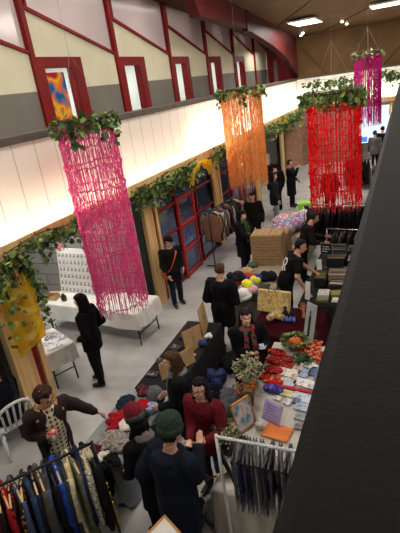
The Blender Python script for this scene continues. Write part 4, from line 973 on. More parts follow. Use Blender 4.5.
# -- bags on the floor of the aisle, behind the dark haired women
soft('backpack','navy blue backpack on the floor between the black stall and the cards','backpack',(-2.72,5.6,0),(.2,.17,.26),mat('bag_navy',(34,50,104),.6,(22,34,74),6),140,7)
soft('coat_pile','grey coat heaped on the floor beside the flowers','coat',(-2.3,5.15,0),(.28,.24,.3),mat('coat_grey',(92,94,98),.9,(66,68,72),6,bump=.3),141,7)
tb_ = thing('tote_bag','black tote bag with round handles on the floor behind the red jumper','bag',(-2.55,5.1,0),.4)
mb = MB().loft([(0,0,0),(0,0,.03),(0,0,.3),(0,0,.36)],[.17,.2,.22,.2],[.08,.1,.09,.03],(1,0,0),20); link(ruffle(remesh(mb,.014,2),.008,14),'bag_body',K_dark,tb_,True)
for a in (-1,1): MB().tube([(.12*cos(k*pi/10),a*.03,.34+.16*sin(k*pi/10)) for k in range(11)],.009,6).build('handle',M_black,tb_,True)
# -- framed notice on a stand at the very bottom
fn_ = thing('notice_frame','wood framed white notice on a slim stand at the bottom edge','sign',(-1.70,2.2,0),radians(72)); T = Matrix.Translation((0,0,1.2)) @ Matrix.Rotation(radians(-62),4,'X')
MB().box((-.11,-.008,-.15),(.11,.006,.15),T).build('notice',M_card,fn_)
for lo,hi in (((-.125,-.012,-.165),(-.105,.01,.165)),((.105,-.012,-.165),(.125,.01,.165)),((-.125,-.012,-.165),(.125,.01,-.145)),((-.125,-.012,.145),(.125,.01,.165))): MB().box(lo,hi,T).build('frame_rail',mat('oak_frame',(196,140,70)),fn_)
MB().tube([(0,.02,1.17),(0,.02,.02)],.012,8).build('stand',M_black,fn_); MB().loft([(0,.02,0),(0,.02,.02)],.14,None,None,20).build('base',M_black,fn_)

for i,(x,y,r_,m,lab,nm,cat) in enumerate(((-2.2,3.32,(.2,.17,.2),K_dark,'black rucksack on the floor between the two women and the cream table','rucksack','bag'),(-2.55,2.62,(.26,.2,.16),K_navy,'dark navy coat dropped on the floor behind the burgundy beanie','coat','coat'),
    (-2.0,2.45,(.2,.16,.18),K_dark,'black sports bag on the floor right of the navy hoodie','sports_bag','bag'),(-1.98,3.4,(.14,.12,.2),K_gr,'grey shopping bag on the floor against the cream cloth','shopping_bag','bag'),(-2.6,6.25,(.26,.2,.22),K_dark,'black coat heaped at the feet of the man with the bulky jacket','coat','coat'),
    (-2.72,5.05,(.16,.2,.2),K_dark,'black bag against the black tablecloth','cloth_bag','bag'),(-2.2,5.9,(.2,.18,.24),K_dark,'black bag on the floor before the velvet table','cloth_bag','bag'))):
    soft(nm,lab,cat,(x,y,0),r_,m,150+i,7)

for i,(x,y,w_,h,m,lab) in enumerate(((-1.5,5.6,.2,.14,M_redp[1],'red and black folded cloth right of the farthest red purse'),(-1.46,5.42,.2,.12,M_redp[2],'red and black folded cloth before the herb bunch'),(-1.7,5.12,.14,.16,M_redp[0],'red and black folded cloth beside the pale dried flowers'),(-1.3,5.74,.16,.14,M_orgp,'orange black folded cloth left of the stacked textiles'),(-1.02,5.72,.12,.3,M_orgp,'orange black folded cloth right of the stacked textiles'))):
    o = MB().box((-w_/2,-h/2,0),(w_/2,h/2,.024)).build('folded_cloth',m,None,bevel=.008,loc=(x,y,TT+.013),rz=-.15); tag(o,lab,'textile')

# ---------------------------------------------------------------- clothes rails
def garment(name, label, m, loc, rz, L=.7, w=.4, sleeves=True, hm=None, seed=0, group=None, accent=None):
    """a garment on its hanger; the origin is where the hook sits on the rail, width along local y"""
    t = thing(name,label,'clothing',loc,rz,group); q = random.Random(seed)
    hy = w*.46
    MB().tube(chaikin([(0,0,-.07),(0,0,-.02),(.012,0,.018),(0,0,.03),(-.016,0,.016)],2),.0035,5).build('hook',M_leg,t)
    MB().tube(chaikin([(0,-hy,-.15),(0,-.03,-.08),(0,.03,-.08),(0,hy,-.15)],1),.011,6).build('hanger',hm or M_timber,t)
    mb = MB(); zs = [(-.075,.05,.022),(-.10,.09,.032),(-.15,w*.5,.034),(-.24,w*.53,.040),(-.42,w*.5,.044),(-L*.8,w*.52,.050),(-L,w*.55,.055)]
    ph = q.uniform(0,6)
    mb.loft([(.006*sin(ph+z*9),0,z) for z,_,_ in zs],[r for _,r,_ in zs],[d for _,_,d in zs],(0,1,0),24)
    if sleeves:
        for a in (-1,1): mb.loft([(0,a*w*.44,-.135),(.012,a*w*.56,-.24),(.02*a,a*w*.6,-.42),(.02,a*w*.58,-.62)],[.05,.052,.045,.04],[.034,.036,.034,.03],(0,1,0),12)
    nv = len(mb.v)
    for i,(x,y,z) in enumerate(mb.v): mb.v[i] = (x+.012*sin(y*38+ph)*min(1,max(0,-z-.15)*3)+.008*noise.noise(V((x*9,y*9,z*9+seed))),y,z)
    mb.build('cloth',m,t,True)
    if accent: MB().loft([(.0,0,-.07),(.0,0,-.085),(.0,0,-.12)],[.075,.085,.12],[.036,.042,.044],(0,1,0),16).build('collar',accent,t,True)
    return t
# --- the near rail, bottom left
A = V((-2.99,2.95,1.25)); Bd = V((-.617,-.787,0)); ang = atan2(Bd.y,Bd.x)
rk = thing('garment_rack','black clothes rail full of jackets at the bottom left','rack',(A.x,A.y,0),ang)
MB().tube([(-.03,0,1.25),(1.9,0,1.25)],.017,10).build('rail',M_black,rk,True)
for x in (-.02,1.88):
    MB().tube([(x,-.0,1.27),(x,-.24,.02)],.016,8).build('leg',M_black,rk,True); MB().tube([(x,-.0,1.27),(x,.24,.02)],.016,8).build('leg',M_black,rk,True)
MB().tube([(-.02,0,.62),(1.88,0,.62)],.012,8).build('crossbar',M_black,rk,True)
tp = MB()
for k in range(5): tp.box((-.05,.086+k*.022,.72-.12*k-.03),(-.036,.112+k*.022,.72-.12*k+.03))
o = tp.build('tape_mark',mat('yellow_tape',(240,196,30),.5),rk); 
for k in range(4): 
    pass
cl = [('black down coat with cream lining',(28,28,30),None,M_black,.85),('pale floral blouse',(206,198,176),'floral',M_timber,.72),('navy blue jacket with indigo sleeves',(38,40,92),None,M_black,.7),('olive green cord shirt',(120,122,96),None,M_timber,.8),('cream wool cardigan',(222,214,176),None,M_timber,.85),('charcoal grey jumper',(62,64,68),None,M_black,.75),
      ('bright cobalt blue jumper',(34,74,170),None,M_timber,.72),('black jacket with a white label',(22,22,26),None,M_black,.8),('slate grey knitted top',(84,90,104),None,M_black,.6),('taupe brown long coat',(98,84,74),None,M_timber,.9),('dark navy blazer',(28,34,52),None,M_timber,.8),('mid blue denim jacket',(52,74,110),None,M_black,.78),
      ('black blouse with small orange flowers',(24,22,24),'flor2',M_timber,.8),('washed denim shirt',(70,90,120),None,M_timber,.75),('black dress with red dots',(26,16,18),'dots',M_timber,.85),('scarlet red cardigan',(170,24,32),None,M_timber,.6),('black wool coat',(20,20,22),None,M_timber,.9),('dark wine jumper',(84,16,28),None,M_timber,.75),('black cotton shirt',(30,30,32),None,M_timber,.8),('deep red satin shirt',(140,20,34),None,M_timber,.8),('plum knitted top',(60,26,46),None,M_timber,.75)]
pos = ['at the right end of','second from the right end of','third from the right end of','hanging beside the navy blue jacket on','hanging beside the olive shirt on','next to the cream cardigan on','next to the charcoal jumper on','just left of the cobalt jumper on','in the middle of','next to the slate top on','left of the taupe coat on','left of the dark navy blazer on','left of the denim jacket on','left of the flowered blouse on','left of the washed denim shirt on','left of the red dotted dress on','left of the scarlet cardigan on','left of the black wool coat on','left of the wine jumper on','left of the black shirt on','at the left edge of']
q = random.Random(77)
for i,((nm,c,pt,hm,L),ps) in enumerate(zip(cl,pos)):
    if pt == 'floral': m = patterned('floral_pale','cells',[(214,206,186),(170,160,140),(226,220,200),(96,100,90)],60)
    elif pt == 'flor2': m = patterned('floral_dark','cells',[(24,22,24),(20,20,22),(22,22,22),(26,22,22),(190,110,60)],55)
    elif pt == 'dots': m = patterned('dots_red','cells',[(24,16,18),(26,16,18),(24,18,18),(130,24,30)],50)
    else: m = cloth('garment_'+nm.replace(' ','_'),c,tuple(int(k*.75) for k in c),14)
    p = A+Bd*(.05+i*.058)+V((0,0,.0))
    garment('hanging_garment',nm+' '+ps+' the near rail',m,p,ang+q.uniform(-.16,.16),L*1.2,.46,True,hm,i,'clothes on the near rail',accent=cloth('cream_lining',(214,206,180)) if i == 0 else None)
# --- dark rail under the red tinsel
rk = thing('garment_rack','chrome rail of black clothes below the red tinsel','rack',(-2.25,11.25,0))
M_chrome = mat('chrome',(200,200,204),.25,metal=.9)
MB().tube([(-.05,0,1.5),(1.9,0,1.5)],.016,8).build('rail',M_chrome,rk,True)
for x in (-.03,1.88):
    MB().tube([(x,0,1.52),(x,0,.03)],.016,8).build('post',M_chrome,rk,True); MB().tube([(x,-.25,.02),(x,.25,.02)],.016,8).build('foot',M_chrome,rk,True)
mblk = [cloth('rail_black_%d'%i,c) for i,c in enumerate(((24,22,24),(34,30,32),(20,20,22)))]
base = [garment('hanging_garment','black garment on the chrome rail below the red tinsel',mblk[i],(-2.18+i*.075,11.25,1.5),q.uniform(-.2,.2),.95,.44,True,M_black,40+i,'black clothes on the chrome rail') for i in range(3)]
for i in range(3,24): dup(base[i%3],(-2.18+i*.075,11.25,1.5),q.uniform(-.25,.25))
# second dark rail further right and nearer: low rack of dark clothes above the boxes
rk = thing('garment_rack','low chrome rail of dark clothes between the record boxes and the taller rail','rack',(-1.6,10.55,0))
MB().tube([(-.05,0,1.12),(1.3,-.25,1.12)],.014,8).build('rail',M_chrome,rk,True)
for x,y in ((-.03,0),(1.28,-.245)):
    MB().tube([(x,y,1.13),(x,y,.03)],.014,8).build('post',M_chrome,rk,True); MB().tube([(x,y-.2,.02),(x,y+.2,.02)],.014,8).build('foot',M_chrome,rk,True)
b2 = [garment('hanging_garment','dark garment on the low rail beyond the record boxes',m_,(-1.52+i*.08,10.54-i*.015,1.12),-.2,.7,.36,True,M_black,60+i,'dark clothes on the low rail') for i,m_ in enumerate((mblk[0],cloth('rail_brown',(58,48,42)),mblk[1],cloth('rail_grey',(84,80,78))))]
for i in range(4,15): dup(b2[i%4],(-1.52+i*.08,10.54-i*.015,1.12),-.2+q.uniform(-.2,.2))
# --- rail by the glazed facade
rk = thing('garment_rack','clothes rail standing by the red glazed doors','rack',(-4.65,10.75,0),radians(83))
MB().tube([(-.05,0,1.55),(1.7,0,1.55)],.016,8).build('rail',M_black,rk,True)
for x in (-.03,1.68):
    MB().tube([(x,0,1.57),(x,0,.03)],.016,8).build('post',M_black,rk,True); MB().tube([(x,-.25,.02),(x,.25,.02)],.016,8).build('foot',M_black,rk,True)
fc = [('tan wool coat',(150,112,88)),('black cardigan',(30,28,30)),('white blouse',(214,208,204)),('khaki jacket',(112,104,72)),('grey marl coat',(110,106,104)),('dusty pink top',(180,130,130)),('navy top',(34,38,58)),('brown suede jacket',(100,70,48)),('pale grey shirt',(170,166,164)),('dark green coat',(50,66,46)),('black coat',(24,24,26)),('wine red top',(96,30,40)),('charcoal coat',(56,54,56)),('cream top',(206,196,172))]
for i,(nm,c) in enumerate(fc):
    garment('hanging_garment',nm+(' at the near end of' if i == 0 else ' behind the %s on'%fc[i-1][0])+' the rail by the glazed doors',cloth('fac_'+nm.replace(' ','_'),c),(-4.65+.12*(.06+i*.115),10.75+.99*(.06+i*.115),1.55),radians(83)+q.uniform(-.25,.25),.85,.44,True,M_black,80+i,'clothes by the glazed doors')
# --- far dark rail near the screen
rk = thing('garment_rack','small far rail of black clothes left of the grey shirted visitor','rack',(-1.95,17.4,0))
MB().tube([(-.05,0,1.5),(.9,0,1.5)],.016,8).build('rail',M_chrome,rk,True)
for x in (-.03,.88): MB().tube([(x,0,1.52),(x,0,0)],.016,8).build('post',M_chrome,rk,True)
for i in range(9): dup(base[i%3],(-1.9+i*.09,17.4,1.5),q.uniform(-.2,.2),'black garment on the small far rail before the screen','black clothes on the far rail')

# ---------------------------------------------------------------- people
def skin_mat(i, c): return mat('skin_%d'%i,c,.55,tuple(int(k*.93) for k in c),9,spec=.35)
SK = [skin_mat(0,(222,170,144)),skin_mat(1,(206,150,122)),skin_mat(2,(232,186,164))]
M_eye = mat('eye_dark',(40,28,24),.2); M_lips = mat('lips',(176,96,90),.5)
HAIR = {k:mat('hair_'+k,c,.6,c2,30,bump=.4,bscale=70,stretch=(3,3,.6),spec=.15) for k,c,c2 in (('black',(26,20,20),(12,9,9)),('dark',(44,30,24),(22,14,12)),('brown',(92,64,44),(54,36,24)),('mid',(70,48,34),(40,26,18)))}
def ik(S, W, l1, l2, pole):
    d = W-S; L = d.length
    if L > (l1+l2)*.995: W = S+d*((l1+l2)*.995/L); d = W-S; L = d.length
    d.normalize(); a = (l1*l1-l2*l2+L*L)/(2*L); h = sqrt(max(l1*l1-a*a,1e-6))
    p = pole-d*pole.dot(d); p = p.normalized() if p.length > 1e-4 else d.orthogonal().normalized()
    return S+d*a+p*h, W
def hand(mb, Wr, d, n, side, H, curl=.5):
    """palm, four fingers, thumb; d along the hand, n out of the palm, side towards the thumb"""
    d = d.normalized(); n = (n-d*n.dot(d)).normalized(); s = n.cross(d).normalized()*side
    Rm = Matrix((s,n,d)).transposed()
    k = H/1.72
    mb.ell(Wr+d*.045*k,(.040*k,.017*k,.055*k),Rm,12,8)
    mb.rcone(Wr-d*.03*k,Wr+d*.03*k,.026*k,.027*k,10)
    for j,(o,L) in enumerate(((.030,.068),(.010,.078),(-.010,.072),(-.029,.056))):
        p = Wr+d*.088*k+s*o*k; c = d; pts = [Wr+d*.05*k+s*o*.8*k,p]
        for q_ in range(3):
            c = (c+n*curl*.55).normalized(); p = p+c*(L*k*(.42,.32,.26)[q_]); pts.append(p)
        mb.chain(pts,[.0105*k,.0105*k,.0095*k,.0088*k,.0075*k],8)
    b = Wr+d*.02*k+s*.026*k; t1 = b+(d*.5+s*.7+n*.25).normalized()*.042*k; t2 = t1+(d*.8+s*.25+n*.4).normalized()*.034*k
    mb.chain([Wr+d*.015*k,b,t1,t2],[.014*k,.014*k,.0115*k,.009*k],8)
def person(label, x, y, face, H=1.7, z=0, lean=0, side=0, nod=0, turn=0, R=None, L=None, Rn=None, Ln=None, curl=.5, top=None, top_len=.10, topw=.022, hood=False, collar=None,
           legs=None, shoe=None, hair=('short','dark'), hat=None, glasses=False, skin=0, near=True, stance=.11, sit=None, scarf=None, sleeve=1.0, bottom_only=False, flare=0, step=0, elbow=None, name='person'):
    """a standing (or sitting) figure: body is one mesh, hair, clothing and shoes are its parts.
    face = world direction the chest points to; R / L = world points for the wrists"""
    rz = atan2(-face[0],face[1])
    t = thing(name,label,'person',(x,y,z),rz)
    inv = (Matrix.Translation((x,y,z)) @ Matrix.Rotation(rz,4,'Z')).inverted()
    f = H/1.72; vox = .0075 if near else .011; vc = .013 if near else .018
    hip = .52*H if sit is None else sit+.09
    P0 = V((0,0,hip))
    Rl = Matrix.Rotation(-lean,3,'X') @ Matrix.Rotation(side,3,'Y')
    Rn_ = Matrix.Rotation(-lean*.75-nod,3,'X') @ Matrix.Rotation(side*.6,3,'Y')
    def tor(o,dx=0,dy=0): 
        k = max(0,min(1,(o+.03)/.12)); Rr = Matrix.Rotation(-lean*k,3,'X') @ Matrix.Rotation(side*k,3,'Y')
        return P0+Rr@V((dx*H,dy*H,o*H))
    # ---- skeleton
    nb = tor(.325,0,.0); hc = nb+Rn_@V((0,.018*H,.092*H))
    Rh = Rn_ @ Matrix.Rotation(turn,3,'Z') @ Matrix.Rotation(0,3,'X')
    shs = {1:tor(.278,.108,0),-1:tor(.278,-.108,0)}
    arms = {}
    for sd,tg,nn in ((1,R,Rn),(-1,L,Ln)):
        S = shs[sd]
        Wp = inv @ V(tg) if tg is not None else V((sd*.15*H,.05*H+ (P0.y if 0 else 0)+ (S.y*.9),S.z-.305*H))
        pole = V((sd*.5,-1,-.35)) if elbow is None else V(elbow)*1.0
        E_,W_ = ik(S,Wp,.172*H,.150*H,pole)
        nv = (inv.to_3x3() @ V(nn)) if nn is not None else V((-sd,.15,-.1))
        arms[sd] = (S,E_,W_,(W_-E_).normalized(),nv)
    hips = {1:P0+V((.052*H,0,-.02*H)),-1:P0+V((-.052*H,0,-.02*H))}
    lg = {}
    for sd in (1,-1):
        if sit is None:
            A_ = V((sd*stance,sd*step,.05*H)); K_ = hips[sd].lerp(A_,.47)+V((sd*.004,.025,0)); ft = V((sd*.1,1,0)).normalized()
        else:
            K_ = hips[sd]+V((sd*.05,.25*H,.02)); A_ = K_+V((0,-.02,-(K_.z-.05*H))); ft = V((sd*.1,1,0)).normalized()
        lg[sd] = (hips[sd],K_,A_,ft)
    # ---- body
    mb = MB(); X = Rl@V((1,0,0))
    os_ = (-.07,-.03,.02,.09,.16,.22,.265,.295,.315,.33,.365)
    rx = [k*H for k in (.05,.088,.095,.082,.088,.098,.105,.085,.05,.034,.032)]; ry = [k*H for k in (.04,.06,.066,.056,.062,.07,.066,.052,.042,.035,.034)]
    mb.loft([tor(o) for o in os_],rx,ry,X,18)
    mb.rcone(nb-Rn_@V((0,0,.02*H)),hc-Rh@V((0,.006*H,.03*H)),.034*H,.032*H,12)
    h = H*.135; Rm = Rh
    mb.ell(hc+Rh@V((0,-.06*h,.10*h)),(.335*h,.42*h,.40*h),Rm,18,12)            # skull
    mb.ell(hc+Rh@V((0,.10*h,-.16*h)),(.275*h,.30*h,.33*h),Rm,16,10)             # face
    mb.ell(hc+Rh@V((0,.24*h,-.40*h)),(.13*h,.11*h,.09*h),Rm,10,7)               # chin
    mb.rcone(hc+Rh@V((0,.385*h,.02*h)),hc+Rh@V((0,.46*h,-.13*h)),.035*h,.06*h,8)  # nose
    mb.ell(hc+Rh@V((0,.36*h,.09*h)),(.22*h,.05*h,.035*h),Rm,10,6)               # brow
    for sd in (1,-1):
        mb.ell(hc+Rh@V((sd*.335*h,-.02*h,-.05*h)),(.035*h,.075*h,.12*h),Rm,8,7)
        mb.ell(hc+Rh@V((sd*.16*h,.27*h,-.13*h)),(.09*h,.08*h,.08*h),Rm,8,6)
        S,E_,W_,d,nv = arms[sd]
        mb.rcone(tor(.27,sd*.06,0),S,.04*H,.037*H,12); mb.rcone(S,E_,.034*H,.026*H,12); mb.rcone(E_,W_,.026*H,.0165*H,12)
        hand(mb,W_+d*.012*H,d,nv,-sd if True else sd,H,curl)
        a,k_,b,ft = lg[sd]
        mb.rcone(a,k_,.054*H,.035*H,12); mb.rcone(k_,b,.034*H,.022*H,12); mb.rcone(b-V((0,0,.02*H)),b+ft*.09*H-V((0,0,.03*H)),.022*H,.018*H,8)
    me = remesh(mb,vox,2); link(me,'body',SK[skin],t,True)
    for sd in (1,-1):
        if near:
            MB().ell(hc+Rh@V((sd*.135*h,.352*h,.03*h)),(.04*h,.03*h,.022*h),Rm,8,6).build('eye',M_eye,t,True)
            MB().ell(hc+Rh@V((sd*.14*h,.375*h,.12*h)),(.075*h,.025*h,.014*h),Rm,8,5).build('eyebrow',HAIR[hair[1]],t,True)
    if near: MB().ell(hc+Rh@V((0,.362*h,-.27*h)),(.085*h,.03*h,.024*h),Rm,10,6).build('mouth',M_lips,t,True)
    # ---- clothes
    def ruff(me,a=.010,fq=11,sd=0): return ruffle(me,a,fq,(1,1,.45),seed=sd)
    if top:
        nm, m = top; mb = MB(); e = topw
        hems = []; 
        lo = -top_len
        o2 = [lo] + [o for o in (-.28,-.2,-.13,-.06,.0,.05,.11,.17,.22,.265,.295,.318) if o > lo+.015]
        def prof(o):
            for i in range(len(os_)-1):
                if os_[i] <= o <= os_[i+1]:
                    k = (o-os_[i])/(os_[i+1]-os_[i]); return rx[i]+(rx[i+1]-rx[i])*k, ry[i]+(ry[i+1]-ry[i])*k
            return (.098*H,.066*H) if o < 0 else (rx[-1],ry[-1])
        RX = []; RY = []
        for o in o2:
            a_,b_ = prof(max(o,-.03)) if o < -.03 else prof(o)
            ex = e+(flare*max(0,-o)); sh = .6 if o > .3 else 1
            RX.append(a_+ex*sh+(.012 if o < .1 else 0)); RY.append(b_+ex*sh+(.018 if o < .1 else .006))
        mb.loft([tor(o) if sit is None or o > -.05 else tor(-.05)+V((0,0,(o+.05)*H*.3)) for o in o2],RX,RY,X,24)
        for sd in (1,-1):
            S,E_,W_,d,nv = arms[sd]
            mb.rcone(tor(.262,sd*.055,0),S,.046*H+e*.6,.040*H+e*.7,14)
            if sleeve >= 1:
                mb.rcone(S,E_,.036*H+e*.8,.029*H+e*.75,14); mb.rcone(E_,W_-d*.008*H,.029*H+e*.75,.021*H+e*.55,14)
            else: mb.rcone(S,S.lerp(E_,sleeve),.038*H+e*.8,.034*H+e*.9,14)
        if hood:
            mb.ell(tor(.30,0,-.055),(.085*H,.05*H,.035*H),Rl,14,8)
        me = remesh(mb,vc,3); ruff(me,.015 if near else .013,9,x); link(me,nm,m,t,True)
    if collar:
        nm, m = collar
        cb = MB(); ring = []
        for i in range(18):
            a = 2*pi*i/18; ring.append(tor(.312+.012*(-cos(a) if False else 0)+(.0 if sin(a) < .5 else -.03),.058*cos(a),.056*sin(a)+.004))
        cb.tube(ring,.024*f,8,closed=True)
        for sd in (1,-1): cb.rcone(tor(.318,sd*.058,-.005),tor(.272,sd*.082,.05),.036*f,.03*f,8)
        me = remesh(cb,.012,2); link(me,nm,m,t,True)
    if scarf:
        nm, m = scarf; cb = MB()
        for kz,rr_ in ((.325,.052),(.305,.066)):
            cb.tube([tor(kz+.006*sin(2*a_),rr_*cos(a_),rr_*sin(a_)+.006) for a_ in [2*pi*i/18 for i in range(18)]],.024*f,8,closed=True)
        for sd,Lz in ((1,.02),(-1,-.02)): cb.loft([tor(.3,sd*.028,.075),tor(.22,sd*.034,.098),tor(.12,sd*.038,.105),tor(Lz,sd*.04,.108)],[.032*f,.042*f,.046*f,.05*f],[.02*f,.016*f,.014*f,.012*f],X,10)
        me = remesh(cb,.011,2); ruffle(me,.006,18,seed=x); link(me,nm,m,t,True)
    if legs:
        nm, m = legs; mb = MB()
        mb.loft([P0+V((0,0,k*H)) for k in (-.085,-.04,.0,.045)],[.088*H,.102*H,.102*H,.09*H],[.062*H,.076*H,.074*H,.064*H],(1,0,0),18)
        for sd in (1,-1):
            a,k_,b,ft = lg[sd]; mb.rcone(a,k_,.06*H,.043*H,14); mb.rcone(k_,b,.043*H,.034*H,14)
        me = remesh(mb,vc,3); ruff(me,.009,10,y); link(me,nm,m,t,True)
    for sd in (1,-1):
        a,k_,b,ft = lg[sd]; mb = MB(); sx = ft.cross(V((0,0,1)))
        pts = [b+ft*q_*H for q_ in (-.035,-.02,.02,.06,.095,.108)]
        mb.loft([V((p.x,p.y,zz*f)) for p,zz in zip(pts,(.05,.055,.06,.045,.035,.03))],[.02*f,.037*f,.042*f,.048*f,.042*f,.015*f],[.02*f,.048*f,.058*f,.043*f,.033*f,.012*f],sx,14)
        mb.rcone(b+V((0,0,.01)),b-V((0,0,.02*H)),.034*f,.036*f,10)
        me = remesh(mb,.012,2); zmin = min(v.co.z for v in me.vertices)
        for v in me.vertices: v.co.z -= zmin
        link(me,'shoe',shoe or mat('shoe_black',(24,23,24),.45),t,True)
    # ---- hair and headgear
    st, hcx = hair; Mh = HAIR[hcx]; q = random.Random(int(abs(x*100)+abs(y*10)))
    if st != 'none':
        mb = MB(); ctr = hc+Rh@V((0,-.06*h,.10*h))
        for i in range(170):
            zz = 1-2*(i+.5)/170; r_ = sqrt(max(0,1-zz*zz)); a_ = i*2.39996; d = V((r_*cos(a_),r_*sin(a_),zz))
            if d.y > .12 and d.z < (.36 if st in ('long','bob') else .56): continue
            if d.y > .62 and d.z < .5: continue                    # face
            if d.z < -.62: continue
            if abs(d.x) > .75 and d.y > -.05 and d.z < .05 and st == 'short': continue
            p = ctr+Rh@V((d.x*.345*h,d.y*.43*h,d.z*.41*h)); g = {'short':.05,'curly':.085,'long':.06,'bob':.075,'tied':.05,'parted':.06}[st]*h
            mb.ell(p,(g*q.uniform(1.2,1.7),)*3,None,8,6)
        if st in ('long','bob','parted'):
            Lh = .62*h*2.1 if st in ('long','parted') else .95*h
            for i in range(34):
                a_ = radians(200)+(-1.9+3.8*i/33) if False else radians(-90)+(-1.62+3.24*i/33)
                d = V((cos(a_),sin(a_),0)); p0 = ctr+Rh@V((d.x*.34*h,d.y*.43*h,.12*h)); p1 = ctr+Rh@V((d.x*.40*h,d.y*.47*h,-.35*h))
                out = Rl@V((d.x*.50*h,d.y*.46*h-.02*h,0))
                p2 = V(ctr)+out*1.0+V((0,0,-Lh*q.uniform(.72,.86))); p3 = p2+V((d.x*.02,d.y*.02,-Lh*.22))
                mb.chain([p0,p1,p2,p3],[.06*h,.075*h,.07*h,.03*h],7)
        me = remesh(mb,.0095 if near else .013,1); ruffle(me,.006 if st != 'curly' else .011,34 if st != 'long' else 26,(1,1,.35) if st in('long','bob','parted') else (1,1,1),seed=3)
        link(me,'hair',Mh,t,True)
    if hat:
        kind, m1, m2, tl = hat; hh = thing('x','x','x'); bpy.data.objects.remove(hh)
        T = Rh @ Matrix.Rotation(tl,3,'X')
        if kind == 'beanie':
            nm = 'beanie'; b = thing(nm,None,None); b.parent = t
            del_ = [k for k in b.keys()]
            for k in del_: del b[k]
            build_beanie(b,m1,m2,h/.215*.98,T,None,hc+T@V((0,-.07*h,.16*h)))
            b.name = nm
        else:
            cb = MB(); c0 = hc+Rh@V((0,-.05*h,.2*h)); cb.loft([c0+T@V((0,0,k*h)) for k in (0,.12,.25,.34,.38)],[.40*h,.41*h,.37*h,.25*h,.06*h],[.47*h,.47*h,.42*h,.28*h,.07*h],T@V((1,0,0)),20)
            cb.grid(lambda u,v: c0+T@V(((u-.5)*.6*h,(.38+.32*v*(1-(2*u-1)**2*.6))*h,.03*h-.06*h*v)),8,4)
            cb.build('cap',m1,t,True,fix=False)
    if glasses:
        gb_ = MB()
        for sd in (1,-1):
            c0 = hc+Rh@V((sd*.14*h,.455*h,.02*h)); gb_.tube([c0+Rh@V((.105*h*cos(k*pi/8),.0,.085*h*sin(k*pi/8))) for k in range(16)],.011*h,5,closed=True)
            gb_.tube([c0+Rh@V((sd*.105*h,0,.03*h)),hc+Rh@V((sd*.345*h,0,.02*h))],.011*h,5)
        gb_.tube([hc+Rh@V((-.04*h,.465*h,.03*h)),hc+Rh@V((.04*h,.465*h,.03*h))],.011*h,5)
        gb_.build('glasses',mat('glasses',(30,26,26),.3),t,True)
    t['_'] = 1; del t['_']
    return t, dict(arms={k:(inv.inverted()@a[0],inv.inverted()@a[1],inv.inverted()@a[2],inv.inverted().to_3x3()@a[3]) for k,a in arms.items()}, inv=inv, tor=tor, hc=hc, Rh=Rh, h=h, Rl=Rl)
C = cloth
T_black = C('coat_black',(20,20,23),(12,12,14)); T_black2 = C('coat_black_warm',(28,24,24),(17,15,15)); J_navy = C('jeans_navy',(34,40,58),(22,27,42)); J_black = C('trousers_black',(18,18,20),(11,11,13)); J_blue = C('jeans_blue',(70,88,120),(48,62,92))
# 1 man reaching over the knitwear
p1,i1 = person('man in a dark brown corduroy jacket and dotted jumper reaching over the knitwear',-3.78,3.2,(.86,-.5),1.76,lean=.16,nod=.22,turn=.35,R=(-3.66,2.99,1.16),L=(-3.5,3.72,.95),Rn=(-.2,.7,.2),Ln=(.2,-.2,-1),curl=.75,
    top=('jacket',mat('corduroy',(50,34,32),.9,(32,22,21),60,stretch=(3,3,.3),bump=.3)),top_len=.12,topw=.036,collar=('collar',mat('sherpa',(206,164,112),.95,(176,134,84),40,bump=.5)),legs=('trousers',J_navy),hair=('curly','mid'),glasses=True,skin=0)
mb = MB(); tor = i1['tor']; mb.loft([tor(o,0,dy) for o,dy in ((-.10,.03),(-.02,.03),(.06,.03),(.14,.03),(.21,.034),(.27,.03),(.315,.018))],[.15,.155,.145,.14,.135,.10,.08],[.125,.13,.122,.126,.126,.105,.075],(1,0,0),24)
m_dots = patterned('jumper_dots','dots',[(222,214,186),(216,206,176),(24,22,24),(22,20,22)],17,ratio=(1,.02,1)); 
link(ruffle(remesh(mb,.014,2),.004,14),'jumper',m_dots,p1,True)
w_ = i1['arms'][1][2]; d_ = i1['arms'][1][3]
cu = thing('paper_cup','pink and yellow paper cup in the hand of the man with the dotted jumper','cup',tuple(w_+d_*.09+V((.03,.02,-.04))))
MB().loft([(0,0,0),(0,0,.004),(0,0,.1)],[.024,.028,.038],None,None,18).build('cup_body',M_white,cu,True); MB().loft([(0,0,.1),(0,0,.112),(0,0,.12)],[.042,.044,.036],None,None,18).build('lid',mat('pink_lid',(238,84,130),.5),cu,True); MB().ell((0,0,.122),(.02,.02,.006)).build('yellow_dot',mat('cup_yellow',(246,220,70),.5),cu,True)
# 2 figure in black hoodie by the card display
person('person in a black hoodie and black trousers looking at the card display',-4.8,5.4,(-.98,-.16),1.72,lean=-.03,nod=.12,R=(-4.92,5.58,.98),L=(-4.88,5.2,.98),top=('hoodie',T_black),topw=.03,hood=True,legs=('trousers',J_black),hair=('bob','black'),skin=2,step=.06)
